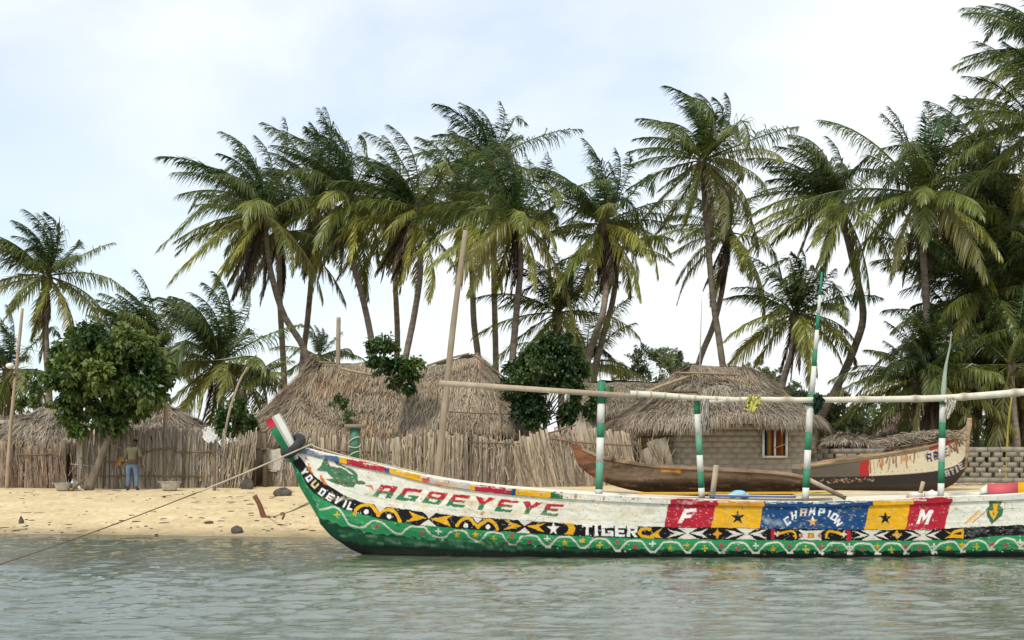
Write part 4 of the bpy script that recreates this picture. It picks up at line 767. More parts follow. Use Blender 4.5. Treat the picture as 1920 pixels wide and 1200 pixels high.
fence("reed_fence", "low reed fence with dark gaps under the shaggy thatch eave", [(590, 816, 48.8), (660, 822, 48.8), (742, 826, 48.6)], .09, (.34, .28, .205), 6, [(x + r.uniform(-3, 3), 930, x + r.uniform(-4, 6), 812, .02, (.45, .36, .28)) for x in range(598, 740, 13)], [[(590, 842), (660, 846), (740, 848)]], jag=.05, var=.35, depth=.09)
st = [(x + r.uniform(-3, 3), 935, x + r.uniform(-2, 5), 800 + r.uniform(0, 16), .022, (.45, .36, .28) if r.random() < .55 else (1.0, .9, .72)) for x in (748, 762, 778, 796, 815, 832, 847, 866, 884, 893, 912, 930, 948, 964, 975)]
fence("pole_fence", "tall mat fence with many upright poles behind the red and green letters", [(738, 822, 48.2), (820, 808, 48.0), (900, 820, 48.0), (990, 828, 48.0)], .12, (.37, .31, .235), 7, st, [[(876, 828), (930, 831), (985, 832)]], jag=.05, var=.2)
st = [(x + 14 + r.uniform(-3, 3), 940, x - 14 + (x - 1080) * .12, 806 + r.uniform(0, 14), .022, (.6, .5, .38) if r.random() < .5 else (1.0, .9, .7)) for x in range(985, 1190, 15)]
fence("leaning_fence", "mat fence whose poles lean left, behind the bow of the brown dugout canoe", [(978, 826, 47.9), (1020, 812, 47.8), (1080, 800, 47.8), (1150, 806, 48.0), (1196, 812, 48.4)], .13, (.38, .315, .235), 8, st, [[(1030, 822), (1090, 830), (1190, 836)], [(1060, 914), (1120, 912), (1180, 917)], [(1030, 812), (1060, 803), (1080, 797)]], jag=.06, lean=-.18, var=.2)
o = thing("broken_mats", "broken palm mats and sticks leaning in the dark corner beside the block hut", "mats", (P(1215, 0, 49.6)[0], 49.6, 1.0)); r = np.random.default_rng(14)
for (a, b_, c, d, wd) in ((1252, 900, 1222, 826, .42), (1244, 905, 1208, 842, .40), (1262, 900, 1240, 822, .34)): MB().obox(P(a, b_, 49.5 + r.uniform(-.1, .2)), P(c, d, 49.8), wd, .03, np.array((.27, .23, .17)) * r.uniform(.8, 1.15)).build("mat", M["reed"], o, smooth=False)
for i in range(16):
    x = r.uniform(1180, 1250); MB().tube(spline([P(x, 905, 49.5), P(x + r.uniform(-14, 14), 870, 49.5), P(x + r.uniform(-26, 22), r.uniform(815, 850), 49.6)], 8), .014, 5, (.8, .7, .55)).build("stick", M["wood"], o)

# block walls with gaps
wl = block_wall((P(1786, 0, 49.5)[0], 49.5), (P(2010, 0, 48.5)[0], 48.5), .8, xz(0, 838, 49)[1], .36, .17, gap=lambda i, k, x: False, th=.12, mort=.0, seed=4)
wl = MB(); r = np.random.default_rng(6); a = np.array((P(1782, 0, 49.6)[0], 49.6)); b_ = np.array((P(2030, 0, 48.6)[0], 48.6)); Lw = np.linalg.norm(b_ - a); d = (b_ - a) / Lw; hb_ = .178; zt_ = xz(0, 838, 49.2)[1]; nrw = int((zt_ - .75) / hb_)
def lattice(wl, a, b_, z1, rows, bw, gapw, bh, seed, th=.14):
    r = np.random.default_rng(seed); a = np.array(a, float); b_ = np.array(b_, float); Lw = np.linalg.norm(b_ - a); d = (b_ - a) / Lw; nn = np.array([d[1], -d[0]])
    for i in range(rows):
        z = z1 - (i + 1) * bh; per = bw + gapw; x = -per * .5 * (i % 2) + r.normal(0, .015); solid = i in (0,) or i == 6
        while x < Lw:
            bwx = bw + (gapw - .012 if solid else 0) + r.normal(0, .012); xa, xb = max(0, x), min(Lw, x + bwx); x += per
            if xb - xa < .04: continue
            dz = r.uniform(-.006, .006); v = [np.array([*(a + d * xx + nn * off), zz]) for zz in (z + dz, z + bh - .004 + dz) for xx, off in ((xa, 0), (xb, 0), (xb, -th), (xa, -th))]
            wl.add(v, BOXF, np.array((.66, .66, .65)) * r.uniform(.8, 1.12))
    return wl
lattice(wl, a, b_, zt_, nrw, .30, .12, hb_, 5)
tag(wl.build("block_wall", M["block"], None, (a[0] + 1, 49.5, .8), smooth=False), "openwork concrete block wall at the right edge, full of square holes", "wall")
wl = MB(); a = (P(1512, 0, 52.5)[0], 52.5); b_ = (P(1700, 0, 52.5)[0], 52.5); lattice(wl, a, b_, xz(0, 841, 52.5)[1], 9, .34, .10, .185, 8)
tag(wl.build("block_wall", M["block"], None, (a[0] + 1, 52.5, .9), smooth=False), "openwork block wall between the block hut and the beached painted boat", "wall")

# ------------------------------------------------------------------ beached boats
YC = 42.6
c_sheer = scurve([(1072,833),(1078,832),(1100,843),(1130,855),(1170,863),(1220,870),(1280,874),(1340,877),(1400,880),(1460,884),(1515,893)])
c_low = scurve([(1073,838),(1082,862),(1100,880),(1130,893),(1170,900),(1220,899),(1280,897),(1340,895),(1400,897),(1460,900),(1515,903)])
c_keel = scurve([(1075,846),(1086,872),(1104,889),(1130,903),(1170,916),(1220,924),(1280,927),(1400,928),(1515,926)])
RB = hull_rows([c_sheer, c_low, c_keel], [1072, 1073, 1075], 1200, 1516, 70, 2.0, [.62, .58, 0], 300, YC)
can = thing("dugout_canoe", "old brown dugout canoe with upswept bow lying on the sand before the block hut", "boat", (P(1300, 0, YC)[0], YC, gz(1300, YC)))
cv2 = Canvas(1060, 820, 1530, 940, 3, (.74, .70, .66)); cv2.below(c_low, (.34, .28, .23)); cv2.below(lambda x: c_low(x) + 6, (.17, .145, .125), 1170)  # lower hull coloured darker to stand for the shadow along its bottom
cv2.below(lambda x: c_sheer(x) - 2, (.98, .62, .45), 1060, 1118); cv2.below(lambda x: c_low(x) - 8, (1.0, .55, .36), 1060, 1135)
for a, b_, c in [(1240, 1258, (2.2, 1.4, .25)), (1260, 1276, (2.4, 1.5, .2)), (1278, 1286, (.8, .45, .4)), (1226, 1238, (.9, .7, .4))]: cv2.below(lambda x: c_sheer(x) + 6, c, a, b_, lambda x: c_sheer(x) + 13)
for i in range(160): x = r.uniform(1090, 1515); y = r.uniform(c_sheer(x), c_keel(x)); cv2.blot((x, y), (r.uniform(2, 14), r.uniform(1, 3)), [(.35,.28,.22),(1.35,1.25,1.1),(.6,.5,.4)][i % 3], r.uniform(.2, .7), i)
def beached(R_, pairs, name, parent, Yc, mat, canv, closed=(0, -1)):
    mb = MB()
    for a, b_, n, rk in pairs:
        px, py, Y = between(R_[a], R_[b_], n, rk); v = P(px, py, Y); c = canv.sample(px, py); rev = px[-1, 0] < px[0, 0]
        A_, B_ = v, flip(v, Yc)[:, ::-1]
        if rev: A_, B_ = A_[:, ::-1], B_[:, ::-1]; 
        mb.grid(np.ascontiguousarray(A_), False, np.ascontiguousarray(c[:, ::-1] if rev else c)); mb.grid(np.ascontiguousarray(B_), False, np.ascontiguousarray(c if rev else c[:, ::-1]))
        for idx in closed: mb.grid(np.stack([v[idx], flip(v, Yc)[idx]]), False, np.stack([c[idx], c[idx]]))
    return mb.build(name, M[mat], parent)
beached(RB, [(0, 1, 14, False), (1, 2, 12, True)], "hull", can, YC, "old_wood", cv2)
def rim(R_, Yc, parent, name, mat, wd, th, col, i0=0):
    px, py, Y = R_[0]; v = P(px, py, Y)[i0:]; mb = MB()
    for far_ in (0, 1):
        rows = np.stack([v + [0, -.03, -th], v + [0, -.03, .01], v + [0, wd, .01], v + [0, wd, -th]], 1)
        if far_: rows = flip(rows, Yc)[:, ::-1]
        mb.grid(np.ascontiguousarray(rows), False, np.array(col) * np.ones(rows.shape))
    return mb.build(name, M[mat], parent, smooth=False)
rim(RB, YC, can, "gunwale", "old_wood", .06, .09, (1.15, 1.1, 1.0), 10)
px, py, Y = RB[0]; v = P(px, py + 14, Y + .05)[12:]; mb = MB().grid(np.stack([v, flip(v, YC)], 1), False, np.array((.5, .42, .34)) * np.ones((len(v), 2, 3))); mb.build("bilge", M["old_wood"], can)
MB().obox(P(1148, 862, YC - .4), P(1152, 846, YC - .4), .09, .07, (.5, .42, .35)).build("peg", M["wood"], can, smooth=False)

YD = 45.5
d_sheer = scurve([(1500,874),(1540,868),(1590,860),(1640,852),(1700,843),(1750,833),(1790,818),(1808,803),(1813,796)])
d_rub = scurve([(1500,880),(1540,874),(1590,867),(1640,859),(1700,850),(1750,840),(1785,827),(1800,815),(1811,806)])
d_mid = scurve([(1500,895),(1560,894),(1615,893),(1680,890),(1740,885),(1780,877),(1800,867),(1812,852)])
d_low = scurve([(1500,911),(1560,911),(1640,910),(1720,907),(1770,899),(1796,888),(1811,872)])
d_keel = scurve([(1500,926),(1640,927),(1720,926),(1760,920),(1790,906),(1808,884)])
RD = hull_rows([d_sheer, d_rub, d_mid, d_low, d_keel], [1813, 1811, 1812, 1811, 1808], 1700, 1501, 60, 1.2, [.74, .72, .66, .58, 0], 240, YD, -1)
b2 = thing("beached_boat", "beached fishing boat with peeling cream planks and an upright stem, bow pointing right", "boat", (P(1680, 0, YD)[0], YD, gz(1680, YD)))
CRM = (2.7, 2.5, 1.9); cv3 = Canvas(1490, 770, 1835, 935, 4, CRM)
cv3.below(lambda x: d_sheer(x) - 3, (1.45, 1.35, 1.12), -1e9, 1e9, d_rub); cv3.below(d_rub, (.55, .48, .40), -1e9, 1612, d_mid); cv3.below(d_rub, (1.7, .14, .14), 1612, 1630, d_mid)
cv3.below(d_mid, (.15, .14, .135)); cv3.below(d_low, (.20, .155, .12)); cv3.below(lambda x: d_sheer(x) + 1, (1.6, .12, .12), 1742, 1790, lambda x: d_rub(x) + 4)
cv3.below(d_rub, (.75, .65, .5), 1613, 2000, lambda x: d_rub(x) + 2)
for i in range(46):
    x = r.uniform(1632, 1805); y0_ = d_rub(x) + r.uniform(0, 6); cv3.stroke([(x, y0_), (x + r.uniform(-4, 2), y0_ + r.uniform(6, 26))], r.uniform(1, 3.5), [(2.0,1.1,.45),(1.4,.65,.25),(1.9,1.6,1.1),(.9,.45,.28)][i % 4])
for i in range(60): x = r.uniform(1520, 1640); cv3.dot((x, d_mid(x) + r.uniform(3, 12)), r.uniform(.8, 1.8), [(1.3,.8,.5),(1.0,.3,.2),(1.6,1.5,1.2)][i % 3])
NV = (.18, .12, .42)
for ch, x, a in [("A", 1742, -8), ("R", 1755, -10), ("E", 1773, -14), ("N", 1786, -18), ("A", 1800, -22)]: letter(cv3, ch, cell((x, d_rub(x) + 16 - (2 if x > 1780 else 0)), 9.5, 16, a), NV if x < 1760 else (.62, .52, .36))
for ch, x, a in [("G", 1765, -14), ("A", 1776, -16), ("T", 1786, -18), ("I", 1794, -20), ("E", 1802, -24)]: letter(cv3, ch, cell((x, d_mid(x) + 9), 8, 12, a), (1.9, 1.85, 1.75))
for x in range(1640, 1800, 11): cv3.dot((x, d_mid(x) - 6), .9, (.3, .25, .2)); cv3.dot((x, d_rub(x) - 3), .9, (.4, .33, .25))
cv3.a *= np.array((.215, .21, .205))
beached(RD, [(0, 1, 8, False), (1, 2, 40, False), (2, 3, 22, False), (3, 4, 10, True)], "hull", b2, YD, "boat_paint", cv3)
rim(RD, YD, b2, "gunwale", "old_wood", .07, .06, (1.5, 1.4, 1.15), 4)
px, py, Y = RD[0]; v = P(px, py + 10, Y + .05)[20:]; MB().grid(np.stack([flip(v, YD), v], 1), False, np.array((.5, .44, .36)) * np.ones((len(v), 2, 3))).build("bilge", M["old_wood"], b2)
MB().tube([P(1809, 880, YD), P(1813, 850, YD), P(1814, 815, YD), P(1817, 796, YD), P(1818, 784, YD)], [.06, .07, .085, .10, .075], 8, (1.7, 1.6, 1.45)).build("stem_post", M["old_wood"], b2)
MB().tube(spline([P(1655, 846, YD), P(1700, 836, YD + .1), P(1760, 827, YD + .1), P(1808, 811, YD)], 16), .035, 6, (1.4, 1.3, 1.0)).build("rail", M["old_wood"], b2)
mb = MB(); r = np.random.default_rng(77)
for i in range(520):
    t_ = r.random(); x = 1650 + 160 * t_; top = 840 - 30 * np.sin(math.pi * min(1, t_ * .55 + .12)); yy = YD + r.uniform(-.45, .6); p = P(x, top + r.uniform(-5, 12), yy); q = p + np.array([r.uniform(-.35, .35), r.uniform(-.15, .15), r.uniform(-.14, .0)]); mb.tube([p, q], .012, 4, np.array((.40, .335, .25)) * r.uniform(.5, 1.2))
tag(mb.build("straw_bundle", M["cloth"], None, P(1730, 840, YD)), "heap of grey straw and old mats lying on top of the beached painted boat", "straw")

# ------------------------------------------------------------------ coconut palms
def palm(name, label, Y, crown, trunk, Lpx, seed, n=26, wind=.35, yellow=.25, dead=3, up=80, nuts=0, tr=.145, group="coconut palms behind the village", dark=1.0, down=-46, leaf=1.0, only=None):
    r = np.random.default_rng(seed); s_ = pm(Y); Lm = 1.06 * Lpx / s_; c = P(*crown, Y); tp = [P(*q, Y) for q in trunk]; base = tp[-1].copy(); base[2] = gz(trunk[-1][0], Y) - .1
    o = thing(name, label, "palm tree", (base[0], Y, base[2] + .1), group)
    pts = np.array([c] + tp[1:] + ([base] if tp[-1][2] > base[2] + .3 else [])); pts[1:-1, 1] += r.normal(0, .25, len(pts) - 2); q = spline(pts, 34); tt = np.linspace(0, 1, 34)
    rad = tr * (.80 + .28 * tt + .25 * np.clip(tt - .9, 0, 1) * 5) * (1 + .05 * (np.arange(34) % 2)); rad[0] *= .7
    MB().tube(q, rad, 10).build("trunk", M["palm_bark"], o)
    fr = MB(); dd = MB(); K = 14; NL = 80; n = int(n * 1.18); tilt = r.normal(0, .16, 2); wind = wind * r.uniform(.9, 1.4)
    mb = fr
    tot = n + dead
    for i in range(tot):
        isd = i >= n; a = (i / max(n - 1, 1)) if not isd else 1.0
        if only: az, el = only[i % len(only)]; az = math.radians(az + r.normal(0, 6)); el = math.radians(el + r.normal(0, 5))
        else: az = i * 2.39996 + r.normal(0, .25); el = math.radians(up + (down - up) * a ** 1.2 + r.normal(0, 13)) if not isd else math.radians(r.uniform(-88, -68))
        Lf = Lm * r.uniform(.78, 1.16) * (.80 + .3 * min(1, a * 2.5)) * (.7 if isd else 1)
        d = nrm(np.array([math.cos(az) * math.cos(el) + tilt[0], math.sin(az) * math.cos(el) + tilt[1], math.sin(el)])); snap = r.integers(5, 11) if r.random() < .13 and not isd else 99; p = c + d * .12 + [0, 0, .1]; rp_ = [p]; grav = (.85 + .55 * a) * (1.0 if not isd else .5); wv = np.array([-1.0, -.15, .05]) * wind * 1.5 * (1.25 - .95 * a)
        ds = Lf / (K - 1)
        for k in range(K - 1):
            f = k / (K - 1); d = nrm(d + (np.array([0, 0, -grav]) * (.25 + 1.0 * f) + wv * (.3 + 2.0 * f)) / (K - 1)); d = nrm(d + np.array([r.normal(0, .2), r.normal(0, .2), -1.1])) if k == snap else d; p = p + d * ds; rp_.append(p)
        rp_ = np.array(rp_); T = nrm(np.gradient(rp_, axis=0)); roll = r.normal(0, .5)
        side = nrm(np.cross(T, np.array([0, 0, 1.]) + 1e-3)); side = np.where(np.linalg.norm(np.cross(T, [0, 0, 1.]), axis=1)[:, None] < .15, side[min(K - 1, 8)], side); nor = np.cross(side, T)
        side, nor = side * math.cos(roll) + nor * math.sin(roll), nor * math.cos(roll) - side * math.sin(roll)
        # colour of this frond by age
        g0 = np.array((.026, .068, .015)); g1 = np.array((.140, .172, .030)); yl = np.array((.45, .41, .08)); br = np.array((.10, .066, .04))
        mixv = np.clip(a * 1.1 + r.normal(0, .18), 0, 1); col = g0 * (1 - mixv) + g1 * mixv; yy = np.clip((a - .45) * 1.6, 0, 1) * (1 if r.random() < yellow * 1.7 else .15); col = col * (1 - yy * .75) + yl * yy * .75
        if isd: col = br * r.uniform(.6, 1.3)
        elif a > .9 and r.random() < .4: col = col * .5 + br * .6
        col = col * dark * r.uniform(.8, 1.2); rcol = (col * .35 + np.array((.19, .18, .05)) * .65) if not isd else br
        rt = np.linspace(.042, .008, K) * (Lf / 4.2); mb = dd if isd else fr
        mb.tube(rp_, rt, 5, rcol, cap=False)
        s0 = np.linspace(.10, .995, NL); s0 = np.repeat(s0, 2) + r.normal(0, .004, NL * 2); sg = np.tile([1., -1.], NL)
        fi = np.clip(s0, 0, .999) * (K - 1); ii_ = fi.astype(int); ff = (fi - ii_)[:, None]; ip = lambda arr: arr[ii_] * (1 - ff) + arr[np.minimum(ii_ + 1, K - 1)] * ff
        b = ip(rp_); Tl = nrm(ip(T)); Sl = nrm(ip(side)) * sg[:, None]; Nl = nrm(ip(nor)); prof = np.interp(s0, [0, .1, .3, .6, .85, 1], [.3, .6, 1, .95, .62, .3]); ll = leaf * prof * (Lf / 4.4) * r.uniform(.7, 1.12, NL * 2) * (1 + .18 * sn(s0 * 9, sg * 3, seed * 50 + i, 1.5)) * np.where(r.random(NL * 2) < .07, .25, 1)
        ang = np.radians(np.interp(s0, [0, .3, .8, 1], [66, 58, 42, 18])) + r.normal(0, .09, NL * 2); vv = r.normal(.22, .14, NL * 2)
        dl = Tl * np.cos(ang)[:, None] + (Sl * np.cos(vv)[:, None] + Nl * np.sin(vv)[:, None]) * np.sin(ang)[:, None]
        dl = nrm(dl + np.array([-1, -.1, .05]) * wind * .45); sag = r.uniform(.4, .95, NL * 2)[:, None] * (1.6 if isd else 1) * (.7 + .5 * a)
        d2 = nrm(dl + np.array([0, 0, -1.]) * sag + np.array([-1, 0, 0.]) * wind * .35); d3 = nrm(dl + np.array([0, 0, -1.]) * sag * 2.3 + np.array([-1, 0, 0.]) * wind * .5)
        m1 = b + d2 * (ll * .5)[:, None]; e = m1 + d3 * (ll * .5)[:, None]; wv_ = nrm(np.cross(dl, Nl)); tw = r.normal(0, .6, (NL * 2, 1)); wv_ = nrm(wv_ + Nl * tw); wd = (.0235 * (Lf / 4.4) ** .5 * r.uniform(.8, 1.25, NL * 2))[:, None]
        v = np.stack([b - wv_ * wd * .7, b + wv_ * wd * .7, m1 - wv_ * wd, m1 + wv_ * wd, e - wv_ * wd * .15, e + wv_ * wd * .15], 1); q0 = np.arange(NL * 2)[:, None] * 6
        cl = col * r.uniform(.8, 1.25, (NL * 2, 1)); tip = np.repeat(cl[:, None], 6, 1); tip[:, 4:] = tip[:, 4:] * .7 + np.array((.20, .16, .07)) * .3 * (0.5 + a)
        mb.add(v.reshape(-1, 3), np.concatenate([q0 + [[0, 1, 3, 2]], q0 + [[2, 3, 5, 4]]]), tip.reshape(-1, 3))
    fr.sphere(c + [0, 0, -.1], (.26, .26, .38), (.14, .105, .06), 10, 7)
    fr.build("crown", M["palm_leaf"], o, smooth=False)
    if dead: dd.build("dead_fronds", M["palm_leaf"], o, smooth=False)
    for k in range(nuts):
        a_ = k * 2.4 + r.uniform(0, .5); cc = c + [math.cos(a_) * .34, -abs(math.sin(a_)) * .30 - .08, -.22 - .22 * r.random()]
        MB().sphere(cc, (.12, .12, .15), np.array((.24, .17, .055)) * r.uniform(.7, 1.2), 10, 7).build("coconut", M["plastic"], o)
    return o
PALMS = [
 ("tall palm rising above the far left pole, its crown swept left", 58, (88, 522), [(88,522),(84,620),(90,770)], 135, 1, dict(n=28, wind=.55, dead=5, yellow=.35)),
 ("short upright palm just right of the mango tree crown", 62, (292, 668), [(292,668),(296,760),(298,800)], 132, 2, dict(n=26, wind=.25, dead=0, up=86, down=-5, yellow=.1)),
 ("bushy low palm swept left between the mango tree and the main thatched hut", 57, (408, 685), [(408,685),(410,760),(405,820)], 158, 3, dict(n=36, wind=.65, dead=2, yellow=.4, dark=.85)),
 ("broad palm, leftmost of the tall ones, with yellow fronds and a trunk bending right", 62, (497, 405), [(497,405),(505,490),(530,585),(570,660),(586,760)], 178, 4, dict(n=32, wind=.35, dead=7, yellow=.55, nuts=4)),
 ("palm with straight pale trunk crossing behind the bent trunk left of the main hut", 66, (524, 440), [(524,440),(526,560),(534,690),(534,770)], 140, 5, dict(n=20, wind=.3, dead=5, dark=.8)),
 ("dark palm squeezed between the two leftmost tall crowns, on a thin dark trunk", 68, (592, 385), [(592,385),(584,500),(574,600),(568,720)], 160, 6, dict(n=26, wind=.45, dead=6, dark=.75)),
 ("palm with a lone frond flicked up right, its trunk meeting the shrub on the thatch", 64, (655, 375), [(655,375),(660,480),(680,560),(697,640),(705,720)], 160, 7, dict(n=28, wind=.5, dead=5, yellow=.4)),
 ("palm with a long skirt of dead brown fronds above the shrub on the thatch", 63, (782, 395), [(782,395),(790,500),(778,590),(760,680),(752,740)], 150, 8, dict(n=26, wind=.45, dead=14, yellow=.45)),
 ("palm behind the skirted one, showing green fronds to its left", 70, (735, 410), [(735,410),(742,540),(745,640),(742,730)], 140, 9, dict(n=22, wind=.4, dead=6, dark=.9)),
 ("tallest palm of the middle group, standing on a straight pale trunk", 70, (918, 305), [(918,305),(924,430),(927,560),(930,700)], 140, 10, dict(n=26, wind=.45, dead=2, yellow=.15)),
 ("palm right of the leaning pole with golden drooping fronds and a dark straight trunk", 60, (968, 412), [(968,412),(976,490),(968,590),(960,700)], 160, 11, dict(n=32, wind=.3, dead=4, yellow=.6)),
 ("palm whose slim trunk shows just right of the leaning pole over the roof", 66, (868, 400), [(868,400),(884,500),(888,600),(898,700)], 150, 12, dict(n=26, wind=.45, dead=7, yellow=.5)),
 ("bright green palm left of the tallest slanting palm, on a dark trunk leaning left", 61, (1130, 425), [(1130,425),(1138,510),(1128,590),(1106,660),(1096,740)], 148, 13, dict(n=30, wind=.35, dead=6, yellow=.45)),
 ("palm doubled behind the bright green one, its trunk crossing close to the other", 65, (1160, 470), [(1160,470),(1150,560),(1128,640),(1112,720)], 120, 14, dict(n=16, wind=.1, dead=4, yellow=.6)),
 ("low dark palm crown seen between trunks above the dense round tree", 63, (1046, 590), [(1046,590),(1050,660),(1052,740)], 138, 15, dict(n=24, wind=.3, dead=2, yellow=.35, dark=.9)),
 ("tall slanting palm rising over the block hut, its top fronds streaming left", 62, (1316, 305), [(1316,305),(1324,420),(1338,560),(1352,650),(1362,740)], 160, 16, dict(n=30, wind=.6, dead=2, yellow=.4, nuts=2)),
 ("palm with ragged hanging dead fronds behind the slanting one over the block hut", 68, (1368, 440), [(1368,440),(1356,540),(1338,610),(1304,710)], 138, 17, dict(n=20, wind=.25, dead=9, yellow=.45, nuts=3)),
 ("low star shaped palm behind the right slope of the block hut roof", 60, (1490, 592), [(1490,592),(1484,660),(1462,740)], 140, 18, dict(n=28, wind=.25, dead=4, yellow=.45)),
 ("palm on a strongly curved trunk that sweeps down left behind the green mast", 61, (1572, 380), [(1572,380),(1598,490),(1621,585),(1604,650),(1566,730),(1530,810)], 165, 19, dict(n=30, wind=.45, dead=5, yellow=.25, nuts=4, tr=.17)),
 ("great palm bearing coconuts, its trunk straight down beside the rightmost striped post", 56, (1725, 368), [(1725,368),(1730,480),(1743,600),(1752,720),(1752,835)], 188, 20, dict(n=30, wind=.15, dead=3, yellow=.3, nuts=9, tr=.16)),
 ("palm half cut off by the right picture edge at mid height", 55, (1945, 245), [(1945,245),(1940,400),(1930,600),(1925,840)], 195, 21, dict(n=32, wind=.35, dead=5, dark=.9)),
 ("highest palm at the top right corner, mostly outside the picture", 58, (1972, 105), [(1972,105),(1965,400),(1958,830)], 160, 22, dict(n=30, wind=.4, dead=4)),
 ("dark shaded palm right of the coconut palm with fronds hanging low", 60, (1895, 430), [(1895,430),(1900,560),(1903,700),(1905,840)], 180, 23, dict(n=30, wind=.2, dead=8, dark=.7)),
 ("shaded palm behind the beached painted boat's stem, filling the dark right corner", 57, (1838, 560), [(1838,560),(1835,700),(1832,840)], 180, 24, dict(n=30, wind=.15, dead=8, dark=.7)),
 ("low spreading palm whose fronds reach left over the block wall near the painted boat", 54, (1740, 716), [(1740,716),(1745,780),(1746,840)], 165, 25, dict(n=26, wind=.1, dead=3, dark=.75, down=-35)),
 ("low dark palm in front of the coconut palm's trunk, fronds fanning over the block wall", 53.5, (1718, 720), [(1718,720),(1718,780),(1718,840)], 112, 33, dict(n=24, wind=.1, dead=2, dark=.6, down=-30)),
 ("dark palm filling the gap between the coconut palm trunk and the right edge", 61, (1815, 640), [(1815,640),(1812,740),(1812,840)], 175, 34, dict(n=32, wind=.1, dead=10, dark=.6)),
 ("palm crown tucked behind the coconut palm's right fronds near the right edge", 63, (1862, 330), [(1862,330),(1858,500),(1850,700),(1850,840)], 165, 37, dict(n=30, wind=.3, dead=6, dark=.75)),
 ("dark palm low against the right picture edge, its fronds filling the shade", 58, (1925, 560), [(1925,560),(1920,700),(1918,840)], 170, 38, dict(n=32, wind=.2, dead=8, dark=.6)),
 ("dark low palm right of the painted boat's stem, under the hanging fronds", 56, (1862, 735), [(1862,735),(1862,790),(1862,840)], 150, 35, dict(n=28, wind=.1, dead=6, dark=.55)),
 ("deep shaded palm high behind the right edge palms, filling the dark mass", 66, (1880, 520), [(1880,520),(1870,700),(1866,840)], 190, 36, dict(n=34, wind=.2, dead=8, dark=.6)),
 ("low palm at the right picture edge above the openwork wall", 54, (1895, 690), [(1895,690),(1893,780),(1893,840)], 175, 26, dict(n=26, wind=.1, dead=6, dark=.7)),
 ("small distant palm right of the bent trunk at the main hut's left corner", 76, (598, 672), [(598,672),(600,720),(600,780)], 70, 27, dict(n=18, wind=.2, dead=0, yellow=.3)),
 ("low palm frond clump drooping at the main hut's left eave", 56, (452, 742), [(452,742),(450,780),(448,830)], 95, 28, dict(n=8, wind=0, dead=0, dark=.8, only=[(10, 45), (-25, 30), (60, 60), (170, 50)])),
 ("low palm spreading pale fronds right of the dense round tree", 66, (1100, 690), [(1100,690),(1100,740),(1098,800)], 125, 29, dict(n=16, wind=-.15, dead=2, yellow=.7, up=75, down=-10)),
 ("dark low palm at the left picture edge behind the lamp pole", 60, (15, 700), [(15,700),(12,760),(10,830)], 125, 30, dict(n=24, wind=.3, dead=6, dark=.75)),
 ("low palm tips peeking over the mango tree crown", 66, (222, 650), [(222,650),(222,740),(222,810)], 75, 31, dict(n=14, wind=.4, dead=0, dark=.9)),
]
for (lab, Y, cr, tr_, Lp, sd_, kw) in PALMS: palm("coconut_palm", lab, Y, cr, tr_, Lp, sd_, **kw)

